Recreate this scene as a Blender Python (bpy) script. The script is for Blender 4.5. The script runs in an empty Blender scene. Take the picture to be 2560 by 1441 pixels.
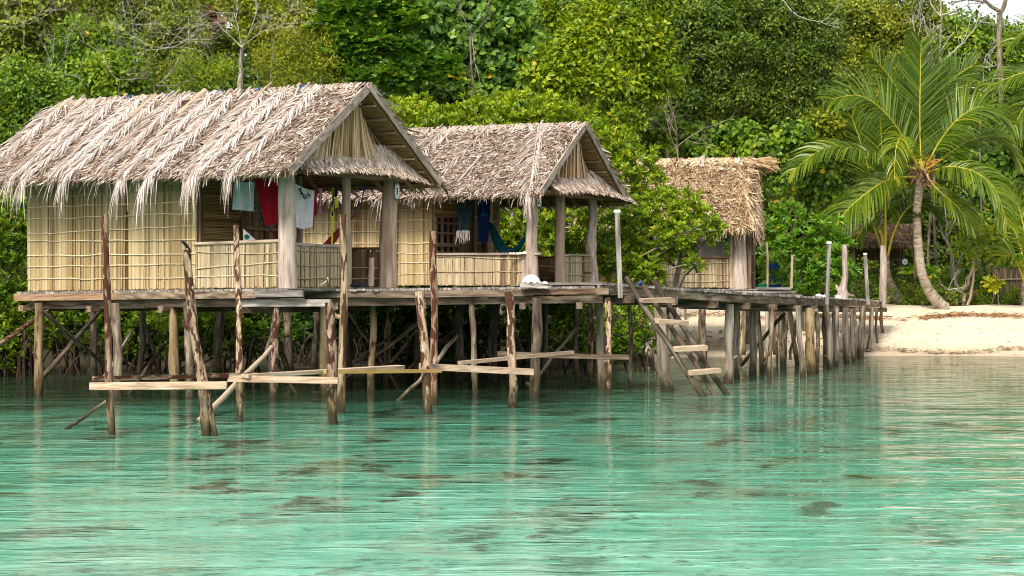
import bpy, math, random
import numpy as np
from mathutils import Vector

random.seed(7)
rng = np.random.default_rng(7)
S = bpy.context.scene
COL = S.collection
R = math.radians

# ---------------------------------------------------------------- camera, sky, sun, exposure
F, CX, HY, CZ = 5000.0, 1280.0, 700.0, 2.2        # focal length and horizon of the photograph, eye height over the water
cam = bpy.data.cameras.new('camera')
camo = bpy.data.objects.new('camera', cam)
COL.objects.link(camo)
camo.location = (0, 0, CZ)
camo.rotation_euler = (R(90), 0, 0)
cam.sensor_width = 36.0
cam.lens = 36.0 * F / 2560.0
cam.shift_y = -(720.5 - HY) / 2560.0
cam.clip_end = 3000
S.camera = camo

SUN_EL, SUN_AZ = 44.0, 200.0                       # degrees; azimuth clockwise from +Y: behind the viewer, a little left
w = bpy.data.worlds.new('World')
S.world = w
w.use_nodes = True
nt = w.node_tree
nt.nodes.clear()
sky = nt.nodes.new('ShaderNodeTexSky')
sky.sky_type = 'NISHITA'
sky.sun_disc = False
sky.sun_elevation = R(SUN_EL)
sky.sun_rotation = R(SUN_AZ)
sky.dust_density = 3.0
hs = nt.nodes.new('ShaderNodeHueSaturation')
hs.inputs['Saturation'].default_value = 0.15
bg = nt.nodes.new('ShaderNodeBackground')
bg.inputs['Strength'].default_value = 0.10
wo = nt.nodes.new('ShaderNodeOutputWorld')
nt.links.new(sky.outputs[0], hs.inputs['Color'])
nt.links.new(hs.outputs[0], bg.inputs[0])
nt.links.new(bg.outputs[0], wo.inputs[0])

sun = bpy.data.lights.new('sun', 'SUN')
sun.energy = 1.5
sun.angle = R(10)
sun.color = (1.0, 0.91, 0.76)
suno = bpy.data.objects.new('sun', sun)
COL.objects.link(suno)
suno.location = (-20, -30, 40)
sd = Vector((math.sin(R(SUN_AZ)) * math.cos(R(SUN_EL)), math.cos(R(SUN_AZ)) * math.cos(R(SUN_EL)), math.sin(R(SUN_EL))))
suno.rotation_euler = sd.to_track_quat('Z', 'Y').to_euler()

S.view_settings.view_transform = 'Standard'
S.view_settings.look = 'None'
S.view_settings.gamma = 1
S.view_settings.exposure = 1.3
S.cycles.filter_width = 1.05
S.cycles.max_bounces = 8
S.cycles.transparent_max_bounces = 8
S.cycles.caustics_reflective = False
S.cycles.caustics_refractive = False

# ---------------------------------------------------------------- helpers
def P(px, py, d):
    return np.array([(px - CX) / F * d, d, CZ - (py - HY) / F * d])

def WD(py):                                         # distance of a point of the water line seen at height py
    return F * CZ / (py - HY)

def nrm(a):
    a = np.asarray(a, float)
    return a / np.maximum(np.linalg.norm(a, axis=-1, keepdims=True), 1e-9)

class MB:
    def __init__(s):
        s.V, s.T, s.G, s.Q, s.smooth, s.n = [], [], [], [], [], 0
        s.tri = []
    def add(s, v, quads, tint=0.5, gc=None, smooth=False, tris=None):
        v = np.asarray(v, float).reshape(-1, 3)
        k = len(v)
        s.V.append(v)
        s.T.append(np.broadcast_to(np.asarray(tint, float), (k,)).copy())
        s.G.append(v if gc is None else np.asarray(gc, float).reshape(-1, 3))
        if quads is not None and len(quads):
            q = np.asarray(quads, int).reshape(-1, 4) + s.n
            s.Q.append(q); s.smooth.append(np.full(len(q), smooth))
        if tris is not None and len(tris):
            t = np.asarray(tris, int).reshape(-1, 3) + s.n
            s.tri.append((t, smooth))
        s.n += k
    def tube(s, pts, rad, n=8, tint=None, cap=True, rough=0.0, smooth=True):
        pts = np.asarray(pts, float)
        m = len(pts)
        rad = np.broadcast_to(np.asarray(rad, float), (m,))
        tg = nrm(np.gradient(pts, axis=0))
        ref = np.array([0, 0, 1.0]) if abs(tg[0][2]) < 0.9 else np.array([1.0, 0, 0])
        tint = random.random() if tint is None else tint
        off = np.array([random.random() * 20, random.random() * 20, random.random() * 20])
        ang = np.linspace(0, 2 * np.pi, n, endpoint=False)
        V, G = [], []
        L = 0
        for i in range(m):
            a = nrm(np.cross(tg[i], ref)); b = np.cross(tg[i], a)
            if i: L += np.linalg.norm(pts[i] - pts[i - 1])
            rr = rad[i] * (1 + rough * (rng.random(n) - 0.5) * 2)
            V.append(pts[i] + (np.cos(ang) * rr)[:, None] * a + (np.sin(ang) * rr)[:, None] * b)
            G.append(np.stack([np.cos(ang) * rad[i], np.sin(ang) * rad[i], np.full(n, L)], 1) + off)
        q = []
        for i in range(m - 1):
            for j in range(n):
                j2 = (j + 1) % n
                q.append((i * n + j, i * n + j2, (i + 1) * n + j2, (i + 1) * n + j))
        V = np.concatenate(V); G = np.concatenate(G)
        s.add(V, q, tint, G, smooth)
        if cap:
            for i, c in ((0, pts[0]), (m - 1, pts[-1])):
                ring = V[i * n:(i + 1) * n]
                s.add(np.vstack([ring, c]), None, tint, np.vstack([G[i * n:(i + 1) * n], G[i * n:(i + 1) * n].mean(0)]),
                      tris=[(j, (j + 1) % n, n) for j in range(n)])
    def box8(s, c, tint=None, axis=None):
        """c: 8 corners, bottom ring then top ring"""
        c = np.asarray(c, float)
        e = [c[1] - c[0], c[3] - c[0], c[4] - c[0]]
        ln = [np.linalg.norm(x) for x in e]
        o = np.argsort(ln)
        fr = [nrm(e[o[0]]), nrm(e[o[1]]), nrm(e[o[2]])]
        off = rng.random(3) * 20
        G = np.stack([(c - c[0]) @ fr[0], (c - c[0]) @ fr[1], (c - c[0]) @ fr[2]], 1) + off
        f = [(0, 3, 2, 1), (4, 5, 6, 7), (0, 1, 5, 4), (1, 2, 6, 5), (2, 3, 7, 6), (3, 0, 4, 7)]
        idx = np.array(f).ravel()
        s.add(c[idx], np.arange(24).reshape(6, 4), random.random() if tint is None else tint, G[idx])
    def beam(s, a, b, wd, ht, up=(0, 0, 1), tint=None, jit=0.0):
        a = np.asarray(a, float); b = np.asarray(b, float)
        t = nrm(b - a); sd = nrm(np.cross(t, up)); u = np.cross(sd, t)
        c = [a - sd * wd / 2 - u * ht / 2, a + sd * wd / 2 - u * ht / 2, b + sd * wd / 2 - u * ht / 2, b - sd * wd / 2 - u * ht / 2,
             a - sd * wd / 2 + u * ht / 2, a + sd * wd / 2 + u * ht / 2, b + sd * wd / 2 + u * ht / 2, b - sd * wd / 2 + u * ht / 2]
        c = np.array(c)
        if jit: c += (rng.random(c.shape) - 0.5) * 2 * jit
        s.box8(c, tint)
    def ribbons(s, pts, side, tint, gz=None, smooth=True):
        """pts N,K,3  side N,K,3 (half width vectors)"""
        N, K = pts.shape[:2]
        v = np.stack([pts - side, pts + side], 2)              # N,K,2,3
        base = (np.arange(N) * K * 2)[:, None]
        k = np.arange(K - 1)[None, :] * 2
        q = np.stack([base + k, base + k + 1, base + k + 3, base + k + 2], -1)
        seg = np.linalg.norm(np.diff(pts, axis=1), axis=2)
        L = np.concatenate([np.zeros((N, 1)), np.cumsum(seg, 1)], 1)
        hw = np.linalg.norm(side, axis=2)
        g = np.zeros((N, K, 2, 3))
        g[..., 0, 0] = -hw; g[..., 1, 0] = hw
        g[..., 1] = rng.random((N, 1, 1)) * 50
        g[..., 2] = L[:, :, None] + rng.random((N, 1, 1)) * 10
        t = np.broadcast_to(np.asarray(tint, float)[:, None, None], (N, K, 2)).ravel()
        s.add(v.reshape(-1, 3), q.reshape(-1, 4), t, g.reshape(-1, 3), smooth)
    def leaves(s, pos, d, nr, L, W, tint, ob=0.55, six=False, fold=0.25):
        N = len(pos)
        sd = nrm(np.cross(d, nr)); nr = np.cross(sd, d)
        L = L[:, None]; W = W[:, None]
        if not six:
            c = pos + d * L * ob - nr * W * fold * 0.5
            v = np.stack([pos, c + sd * W / 2 + nr * W * fold, pos + d * L - nr * L * 0.06, c - sd * W / 2 + nr * W * fold], 1)
            s.add(v.reshape(-1, 3), None, np.repeat(tint, 4),
                  tris=np.concatenate([np.stack([np.arange(N) * 4, np.arange(N) * 4 + 1, np.arange(N) * 4 + 2], 1),
                                       np.stack([np.arange(N) * 4, np.arange(N) * 4 + 2, np.arange(N) * 4 + 3], 1)]))
        else:
            up = nr * W * fold
            a = pos + d * L * (ob - 0.28); b = pos + d * L * (ob + 0.18) - nr * L * 0.03
            w1 = sd * W * 0.40; w2 = sd * W * 0.5
            v = np.stack([pos, a + w1 + up * .8, b + w2 + up, pos + d * L - nr * L * 0.08, b - w2 + up, a - w1 + up * .8], 1)
            i = np.arange(N)[:, None] * 6
            q = np.concatenate([i + np.array([[0, 1, 2, 3]]), i + np.array([[0, 3, 4, 5]])])
            s.add(v.reshape(-1, 3), q, np.repeat(tint, 6))
    def build(s, name, m, parent=None, org=None, local=False):
        V = np.concatenate(s.V); T = np.concatenate(s.T); G = np.concatenate(s.G)
        if parent is None and org is None:
            org = np.array([(V[:, 0].min() + V[:, 0].max()) / 2, (V[:, 1].min() + V[:, 1].max()) / 2, V[:, 2].min()])
        if parent is not None and org is None and not local:
            org = np.array(ROOT[parent.name])
        if org is not None and not local:
            V = V - org
        me = bpy.data.meshes.new(name)
        Q = np.concatenate(s.Q) if s.Q else np.zeros((0, 4), int)
        sm = np.concatenate(s.smooth) if s.smooth else np.zeros(0, bool)
        TR = np.concatenate([t for t, _ in s.tri]) if s.tri else np.zeros((0, 3), int)
        me.vertices.add(len(V)); me.vertices.foreach_set('co', V.astype(np.float32).ravel())
        loops = np.concatenate([Q.ravel(), TR.ravel()])
        me.loops.add(len(loops)); me.loops.foreach_set('vertex_index', loops.astype(np.int32))
        st = np.concatenate([np.arange(len(Q)) * 4, len(Q) * 4 + np.arange(len(TR)) * 3])
        me.polygons.add(len(st)); me.polygons.foreach_set('loop_start', st.astype(np.int32))
        smo = np.concatenate([sm, np.zeros(len(TR), bool)])
        me.polygons.foreach_set('use_smooth', smo)
        me.update(calc_edges=True)
        a = me.attributes.new('tint', 'FLOAT', 'POINT'); a.data.foreach_set('value', T.astype(np.float32))
        a = me.attributes.new('gc', 'FLOAT_VECTOR', 'POINT'); a.data.foreach_set('vector', G.astype(np.float32).ravel())
        me.materials.append(m)
        o = bpy.data.objects.new(name, me)
        COL.objects.link(o)
        if parent is not None:
            o.parent = parent
        elif not local:
            o.location = org
            ROOT[o.name] = tuple(org)
        return o

ROOT = {}
def tag(o, label=None, cat=None, group=None, kind=None):
    if label: o['label'] = label
    if cat: o['category'] = cat
    if group: o['group'] = group
    if kind: o['kind'] = kind
    return o

def thing(name, label, cat, loc, group=None, rz=0.0):
    o = bpy.data.objects.new(name, None)
    COL.objects.link(o)
    o.empty_display_size = 0.3
    o.location = loc
    o.rotation_euler = (0, 0, rz)
    ROOT[o.name] = tuple(loc)
    return tag(o, label, cat, group)

def part(mb, name, m, parent, local=False):
    """mesh part of a thing (or of a part); world coordinates unless local"""
    if local:
        return mb.build(name, m, parent, local=True)
    r = parent
    while r.parent is not None: r = r.parent
    return mb.build(name, m, parent, org=np.array(ROOT[r.name]))

# ---------------------------------------------------------------- materials
def newmat(name):
    m = bpy.data.materials.new(name); m.use_nodes = True
    n = m.node_tree.nodes; b = n['Principled BSDF']
    return m, n, m.node_tree.links, b

def ramp(n, stops, interp='LINEAR'):
    r = n.new('ShaderNodeValToRGB'); e = r.color_ramp.elements
    r.color_ramp.interpolation = interp
    while len(e) < len(stops): e.new(0.5)
    for k, (p, c) in enumerate(stops):
        e[k].position = p; e[k].color = (*c, 1)
    return r

def attr(n, name):
    a = n.new('ShaderNodeAttribute'); a.attribute_name = name; return a

def noise(n, l, vec, scale, detail=4, rough=0.55, sc=(1, 1, 1), dist=0.0):
    mp = n.new('ShaderNodeMapping'); mp.inputs['Scale'].default_value = sc
    l.new(vec, mp.inputs['Vector'])
    t = n.new('ShaderNodeTexNoise'); t.inputs['Scale'].default_value = scale
    t.inputs['Detail'].default_value = detail; t.inputs['Roughness'].default_value = rough
    t.inputs['Distortion'].default_value = dist
    l.new(mp.outputs[0], t.inputs['Vector']); return t

def math_(n, l, op, a, b=None, clamp=False):
    x = n.new('ShaderNodeMath'); x.operation = op; x.use_clamp = clamp
    for i, v in enumerate((a, b)):
        if v is None: continue
        if isinstance(v, (int, float)): x.inputs[i].default_value = v
        else: l.new(v, x.inputs[i])
    return x.outputs[0]

def mixc(n, l, f, a, b, mode='MIX'):
    x = n.new('ShaderNodeMix'); x.data_type = 'RGBA'; x.blend_type = mode
    for s, v in ((x.inputs[0], f), (x.inputs[6], a), (x.inputs[7], b)):
        if isinstance(v, (int, float)): s.default_value = v
        elif isinstance(v, tuple): s.default_value = (*v, 1)
        else: l.new(v, s)
    return x.outputs[2]

def mapr(n, l, v, a, b, c=0.0, d=1.0):
    x = n.new('ShaderNodeMapRange'); l.new(v, x.inputs[0])
    for i, q in enumerate((a, b, c, d)): x.inputs[i + 1].default_value = q
    return x.outputs[0]

def grain(name, stops, sc=(16, 16, 1.3), rough=0.85, algae=False, patch=None, tv=0.5, bump=0.35, patch_sc=(9, 9, 2.4), patch_lim=(0.5, 0.56)):
    m, n, l, b = newmat(name)
    g = attr(n, 'gc').outputs['Vector']; t = attr(n, 'tint').outputs['Fac']
    n1 = noise(n, l, g, 1.0, 5, 0.6, sc)
    c = ramp(n, [(0.5 + (p - 0.5) * 0.6, q) for p, q in stops]); l.new(n1.outputs['Fac'], c.inputs[0]); col = c.outputs[0]
    if patch:
        n2 = noise(n, l, g, 1.0, 4, 0.62, patch_sc, 0.6)
        col = mixc(n, l, mapr(n, l, n2.outputs['Fac'], *patch_lim), col, patch)
    h = n.new('ShaderNodeHueSaturation')
    l.new(col, h.inputs['Color']); l.new(mapr(n, l, t, 0, 1, 1 - tv, 1 + tv * .7), h.inputs['Value'])
    col = h.outputs[0]
    if algae:
        geo = n.new('ShaderNodeNewGeometry')
        sx = n.new('ShaderNodeSeparateXYZ'); l.new(geo.outputs['Position'], sx.inputs[0])
        n3 = noise(n, l, g, 1.0, 3, 0.6, (8, 8, 3))
        zz = math_(n, l, 'ADD', sx.outputs[2], math_(n, l, 'MULTIPLY', math_(n, l, 'SUBTRACT', n3.outputs['Fac'], 0.5), 0.9))
        col = mixc(n, l, mapr(n, l, zz, 0.62, 0.15, 0, 0.58), col, (0.12, 0.098, 0.035))
        col = mixc(n, l, mapr(n, l, zz, 0.34, 0.10, 0, 0.88), col, (0.028, 0.023, 0.012))
    l.new(col, b.inputs['Base Color'])
    b.inputs['Roughness'].default_value = rough
    b.inputs['Specular IOR Level'].default_value = 0.2
    bp = n.new('ShaderNodeBump'); bp.inputs['Strength'].default_value = bump; bp.inputs['Distance'].default_value = 0.02
    l.new(n1.outputs['Fac'], bp.inputs['Height']); l.new(bp.outputs[0], b.inputs['Normal'])
    return m

def tinted(name, stops, rough=0.8, spec=0.2, var=0.5, sc=(30, 1, 4), transl=0.0):
    """colour from each strip's own tint, streaked along the strip"""
    m, n, l, b = newmat(name)
    t = attr(n, 'tint').outputs['Fac']; g = attr(n, 'gc').outputs['Vector']
    nz = noise(n, l, g, 1.0, 3, 0.6, sc)
    c = ramp(n, stops)
    l.new(math_(n, l, 'ADD', t, math_(n, l, 'MULTIPLY', math_(n, l, 'SUBTRACT', nz.outputs['Fac'], 0.5), var), True), c.inputs[0])
    l.new(c.outputs[0], b.inputs['Base Color'])
    b.inputs['Roughness'].default_value = rough; b.inputs['Specular IOR Level'].default_value = spec
    if transl:
        tr = n.new('ShaderNodeBsdfTranslucent'); l.new(c.outputs[0], tr.inputs[0])
        mx = n.new('ShaderNodeMixShader'); mx.inputs[0].default_value = transl
        l.new(b.outputs[0], mx.inputs[1]); l.new(tr.outputs[0], mx.inputs[2])
        l.new(mx.outputs[0], n['Material Output'].inputs[0])
    return m

def leafmat(name, stops, transl=0.3, rough=0.42, spec=0.35):
    m, n, l, b = newmat(name)
    t = attr(n, 'tint').outputs['Fac']
    c = ramp(n, stops); l.new(t, c.inputs[0])
    l.new(c.outputs[0], b.inputs['Base Color'])
    b.inputs['Roughness'].default_value = rough; b.inputs['Specular IOR Level'].default_value = spec
    tr = n.new('ShaderNodeBsdfTranslucent')
    h = n.new('ShaderNodeHueSaturation'); h.inputs['Value'].default_value = 1.5; h.inputs['Saturation'].default_value = 1.05
    l.new(c.outputs[0], h.inputs['Color']); l.new(h.outputs[0], tr.inputs[0])
    mx = n.new('ShaderNodeMixShader'); mx.inputs[0].default_value = transl
    l.new(b.outputs[0], mx.inputs[1]); l.new(tr.outputs[0], mx.inputs[2])
    l.new(mx.outputs[0], n['Material Output'].inputs[0])
    return m

def cloth(name, colr, colr2=None, rough=0.9):
    m, n, l, b = newmat(name)
    tc = n.new('ShaderNodeTexCoord')
    nz = noise(n, l, tc.outputs['Object'], 14, 4, 0.6)
    c2 = colr2 or tuple(x * 0.75 for x in colr)
    cr = ramp(n, [(0.3, c2), (0.7, colr)]); l.new(nz.outputs['Fac'], cr.inputs[0])
    l.new(cr.outputs[0], b.inputs['Base Color'])
    b.inputs['Roughness'].default_value = rough; b.inputs['Specular IOR Level'].default_value = 0.1
    return m

M = {}
M['deckwood'] = grain('weathered_deck_wood', [(0.25, (0.10, 0.085, 0.07)), (0.5, (0.24, 0.21, 0.19)), (0.75, (0.40, 0.37, 0.34))], tv=0.35)
M['beamwood'] = grain('brown_beam_wood', [(0.25, (0.07, 0.045, 0.028)), (0.5, (0.19, 0.135, 0.09)), (0.75, (0.34, 0.26, 0.19))], sc=(14, 14, 1.6), tv=0.4)
M['greypost'] = grain('smooth_grey_trunk_wood', [(0.25, (0.24, 0.18, 0.145)), (0.5, (0.45, 0.36, 0.30)), (0.8, (0.62, 0.52, 0.45))], sc=(9, 9, 1.2), tv=0.15, bump=0.5)
M['tanpost'] = grain('tan_peeled_trunk_wood', [(0.2, (0.22, 0.145, 0.10)), (0.5, (0.41, 0.30, 0.215)), (0.8, (0.55, 0.435, 0.34))], sc=(9, 9, 1.0), tv=0.15, bump=0.5)
M['board'] = grain('pale_grey_board_wood', [(0.25, (0.20, 0.15, 0.125)), (0.5, (0.37, 0.295, 0.25)), (0.8, (0.50, 0.415, 0.36))], tv=0.2)
M['freshplank'] = grain('fresh_sawn_plank_wood', [(0.2, (0.30, 0.20, 0.13)), (0.5, (0.46, 0.33, 0.23)), (0.8, (0.56, 0.44, 0.34))], sc=(22, 22, 1.6), tv=0.25, patch=(0.24, 0.165, 0.11), patch_sc=(9, 9, 1.2), patch_lim=(0.52, 0.68))
M['yellowplank'] = grain('yellow_sawn_plank_wood', [(0.2, (0.42, 0.25, 0.07)), (0.8, (0.60, 0.40, 0.16))], tv=0.2)
M['bark'] = grain('mottled_peeling_bark', [(0.2, (0.16, 0.095, 0.06)), (0.5, (0.38, 0.26, 0.175)), (0.8, (0.56, 0.43, 0.32))], sc=(20, 20, 5), algae=True, patch=(0.07, 0.030, 0.017), tv=0.3, bump=0.9, patch_sc=(11, 11, 3.6), patch_lim=(0.485, 0.52))
M['redbark'] = grain('red_brown_bark', [(0.2, (0.17, 0.095, 0.06)), (0.5, (0.33, 0.215, 0.14)), (0.8, (0.52, 0.41, 0.31))], sc=(18, 18, 3), algae=True, patch=(0.085, 0.028, 0.014), tv=0.25, bump=0.9, patch_sc=(10, 10, 2.6), patch_lim=(0.465, 0.505))
M['stilt'] = grain('old_grey_brown_stilt', [(0.2, (0.05, 0.036, 0.026)), (0.5, (0.155, 0.115, 0.082)), (0.8, (0.32, 0.26, 0.20))], sc=(11, 11, 2), algae=True, patch=(0.045, 0.03, 0.02), tv=0.55, bump=0.6, patch_lim=(0.56, 0.62))
M['yellowstilt'] = grain('yellow_tan_stilt', [(0.2, (0.18, 0.11, 0.052)), (0.5, (0.33, 0.23, 0.12)), (0.8, (0.45, 0.345, 0.21))], sc=(10, 10, 1.5), algae=True, patch=(0.09, 0.045, 0.02), tv=0.3, bump=0.5, patch_lim=(0.55, 0.60))
M['greystilt'] = grain('silver_grey_stilt', [(0.25, (0.09, 0.065, 0.048)), (0.5, (0.30, 0.24, 0.185)), (0.75, (0.48, 0.41, 0.335))], sc=(14, 14, 1.2), algae=True, tv=0.4, bump=0.7)
M['bamboo'] = grain('pale_bamboo', [(0.2, (0.36, 0.27, 0.18)), (0.8, (0.50, 0.41, 0.30))], sc=(20, 20, 2), tv=0.2, bump=0.1)
M['batten'] = grain('split_bamboo_batten', [(0.2, (0.40, 0.31, 0.18)), (0.5, (0.55, 0.455, 0.29)), (0.8, (0.62, 0.53, 0.37))], sc=(20, 20, 3), tv=0.25, bump=0.1)
M['greybatten'] = grain('greyed_bamboo_batten', [(0.2, (0.34, 0.26, 0.17)), (0.8, (0.52, 0.43, 0.30))], sc=(20, 20, 3), tv=0.25, bump=0.1)
M['reed'] = tinted('olive_reed_wall', [(0.0, (0.13, 0.075, 0.03)), (0.2, (0.29, 0.20, 0.09)), (0.6, (0.42, 0.315, 0.16)), (1.0, (0.54, 0.44, 0.27))], var=0.45, sc=(20, 1, 1.2))
M['reedpale'] = tinted('pale_reed_parapet', [(0.0, (0.13, 0.085, 0.045)), (0.25, (0.32, 0.24, 0.14)), (0.65, (0.46, 0.37, 0.235)), (1.0, (0.57, 0.49, 0.34))], var=0.45, sc=(20, 1, 1.2))
M['reedbrown'] = tinted('brown_reed_wall', [(0.0, (0.10, 0.06, 0.03)), (0.5, (0.23, 0.145, 0.075)), (1.0, (0.33, 0.23, 0.12))], var=0.4, sc=(20, 1, 1.2))
M['thatch'] = tinted('weathered_palm_thatch', [(0.0, (0.085, 0.048, 0.030)), (0.2, (0.25, 0.165, 0.108)), (0.5, (0.455, 0.355, 0.28)), (0.75, (0.62, 0.525, 0.455)), (1.0, (0.75, 0.68, 0.63))], rough=0.7, spec=0.25, var=0.35)
M['newthatch'] = tinted('golden_dry_thatch', [(0.0, (0.16, 0.085, 0.035)), (0.2, (0.36, 0.225, 0.10)), (0.55, (0.57, 0.42, 0.26)), (0.8, (0.69, 0.56, 0.41)), (1.0, (0.76, 0.67, 0.56))], rough=0.7, spec=0.25, var=0.35)
M['gable'] = tinted('straw_gable_thatch', [(0.0, (0.09, 0.045, 0.02)), (0.3, (0.36, 0.225, 0.115)), (0.7, (0.60, 0.42, 0.25)), (1.0, (0.74, 0.58, 0.40))], rough=0.75, var=0.35)
M['frond'] = tinted('bleached_dry_frond', [(0.0, (0.20, 0.140, 0.105)), (0.3, (0.40, 0.32, 0.27)), (0.7, (0.62, 0.53, 0.485)), (1.0, (0.80, 0.74, 0.71))], rough=0.65, spec=0.3, var=0.3)
M['under'] = grain('brown_roof_lining', [(0.3, (0.13, 0.08, 0.03)), (0.6, (0.28, 0.185, 0.075)), (0.8, (0.36, 0.25, 0.11))], sc=(30, 30, 3), tv=0.2)
M['blind'] = tinted('bamboo_slat_blind', [(0.0, (0.12, 0.07, 0.02)), (0.4, (0.29, 0.19, 0.06)), (1.0, (0.43, 0.31, 0.12))], var=0.3, sc=(10, 1, 3))
M['darkwood'] = grain('dark_brown_frame_wood', [(0.3, (0.06, 0.035, 0.022)), (0.7, (0.17, 0.105, 0.07))], tv=0.3)
M['framewood'] = grain('red_brown_lattice_wood', [(0.3, (0.17, 0.10, 0.06)), (0.7, (0.36, 0.23, 0.14))], tv=0.3)
M['dead'] = grain('bleached_dead_branch', [(0.3, (0.27, 0.24, 0.19)), (0.7, (0.52, 0.49, 0.43))], sc=(14, 14, 3), tv=0.3)
M['twig'] = grain('grey_brown_twig', [(0.3, (0.12, 0.095, 0.065)), (0.7, (0.30, 0.255, 0.19))], sc=(14, 14, 3), tv=0.4)
M['trunk'] = grain('forest_trunk_bark', [(0.3, (0.09, 0.07, 0.05)), (0.7, (0.24, 0.20, 0.15))], sc=(12, 12, 3), tv=0.4)
M['palmtrunk'] = grain('ringed_palm_trunk', [(0.25, (0.15, 0.115, 0.085)), (0.55, (0.30, 0.25, 0.19)), (0.8, (0.42, 0.36, 0.29))], sc=(3, 3, 14), tv=0.1, bump=0.9)
M['root'] = grain('dark_mangrove_root', [(0.3, (0.018, 0.011, 0.008)), (0.7, (0.065, 0.038, 0.026))], sc=(10, 10, 3), tv=0.4)
M['tanpole'] = grain('smooth_tan_pole', [(0.2, (0.17, 0.105, 0.06)), (0.5, (0.35, 0.25, 0.15)), (0.8, (0.49, 0.385, 0.265))], sc=(10, 10, 1.4), algae=True, patch=(0.075, 0.035, 0.018), tv=0.15, bump=0.5, patch_sc=(10, 10, 1.3), patch_lim=(0.51, 0.55))
M['darkthatch'] = tinted('dark_brown_thatch', [(0.0, (0.025, 0.016, 0.010)), (0.5, (0.08, 0.052, 0.031)), (1.0, (0.18, 0.125, 0.08))], rough=0.8, var=0.35)  # darker brown thatch for the beach hut roof
Y1 = (0.34, 0.20, 0.012)
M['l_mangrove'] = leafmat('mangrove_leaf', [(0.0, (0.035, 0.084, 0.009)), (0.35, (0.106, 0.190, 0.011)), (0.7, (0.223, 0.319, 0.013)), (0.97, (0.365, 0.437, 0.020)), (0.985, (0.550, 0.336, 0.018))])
M['l_mangrove_dark'] = leafmat('shaded_mangrove_leaf', [(0.0, (0.022, 0.063, 0.011)), (0.5, (0.054, 0.132, 0.015)), (0.97, (0.145, 0.230, 0.018)), (0.99, (0.483, 0.299, 0.018))])  # darker copy of the mangrove leaf, shade under the decks put into its colour
M['l_olive'] = leafmat('olive_forest_leaf', [(0.0, (0.046, 0.075, 0.010)), (0.5, (0.176, 0.227, 0.021)), (0.96, (0.377, 0.390, 0.036)), (0.99, (0.520, 0.351, 0.021))])
M['l_mid'] = leafmat('mid_green_forest_leaf', [(0.0, (0.034, 0.084, 0.009)), (0.5, (0.146, 0.252, 0.016)), (0.96, (0.323, 0.427, 0.027)), (0.99, (0.550, 0.378, 0.022))])
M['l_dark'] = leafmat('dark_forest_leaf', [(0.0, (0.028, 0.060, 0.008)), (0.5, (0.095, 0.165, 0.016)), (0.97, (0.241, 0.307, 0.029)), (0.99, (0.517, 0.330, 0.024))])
M['l_bright'] = leafmat('bright_yellow_green_leaf', [(0.0, (0.065, 0.129, 0.007)), (0.5, (0.218, 0.308, 0.009)), (0.95, (0.400, 0.437, 0.014)), (0.98, (0.529, 0.403, 0.018))])
M['l_feather'] = leafmat('feathery_yellow_leaf', [(0.0, (0.102, 0.138, 0.010)), (0.5, (0.240, 0.282, 0.013)), (0.97, (0.408, 0.396, 0.019))])
M['l_big'] = leafmat('large_almond_leaf', [(0.0, (0.040, 0.111, 0.012)), (0.5, (0.107, 0.227, 0.019)), (0.95, (0.243, 0.370, 0.026)), (0.985, (0.550, 0.208, 0.021))])
M['l_vine'] = leafmat('heart_vine_leaf', [(0.0, (0.030, 0.081, 0.013)), (0.5, (0.104, 0.209, 0.026)), (0.97, (0.230, 0.351, 0.038)), (0.99, (0.550, 0.405, 0.022))])
M['l_bush'] = leafmat('fresh_bush_leaf', [(0.0, (0.044, 0.126, 0.010)), (0.5, (0.107, 0.246, 0.013)), (0.95, (0.227, 0.378, 0.021)), (0.98, (0.550, 0.480, 0.019))])
M['l_orange'] = leafmat('orange_tinged_leaf', [(0.0, (0.09, 0.075, 0.01)), (0.5, (0.20, 0.14, 0.012)), (1.0, (0.36, 0.22, 0.015))])
M['l_brown'] = leafmat('dead_brown_leaf', [(0.0, (0.10, 0.045, 0.02)), (1.0, (0.30, 0.14, 0.06))], transl=0.15)
M['l_palm'] = leafmat('palm_leaflet', [(0.0, (0.030, 0.075, 0.008)), (0.4, (0.085, 0.155, 0.010)), (0.75, (0.18, 0.25, 0.012)), (1.0, (0.36, 0.34, 0.015))], transl=0.35, rough=0.35, spec=0.45)
M['palmrib'] = grain('yellow_palm_rib', [(0.3, (0.34, 0.29, 0.03)), (0.7, (0.52, 0.44, 0.06))], tv=0.15, rough=0.5, bump=0.05)
M['fibre'] = tinted('brown_palm_fibre', [(0.0, (0.09, 0.045, 0.02)), (0.5, (0.24, 0.14, 0.07)), (1.0, (0.42, 0.30, 0.17))])
M['flower'] = grain('orange_palm_flower', [(0.3, (0.48, 0.22, 0.03)), (0.7, (0.66, 0.38, 0.06))], tv=0.2)
M['shell'] = grain('white_shell', [(0.3, (0.70, 0.67, 0.62)), (0.7, (0.86, 0.84, 0.80))], tv=0.08, bump=0.2, rough=0.6)
M['shelltan'] = grain('tan_shell', [(0.3, (0.50, 0.38, 0.26)), (0.7, (0.72, 0.62, 0.50))], tv=0.3, bump=0.2, rough=0.6)
M['shellgreen'] = grain('greenish_clam_shell', [(0.3, (0.42, 0.45, 0.26)), (0.7, (0.72, 0.72, 0.54))], tv=0.1, bump=0.3, rough=0.7)
M['white'] = grain('white_paint', [(0.3, (0.66, 0.68, 0.66)), (0.7, (0.80, 0.82, 0.80))], tv=0.05, bump=0.1)
M['black'] = grain('black_paint', [(0.3, (0.012, 0.012, 0.014)), (0.7, (0.03, 0.03, 0.034))], tv=0.05, bump=0.1)
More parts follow.
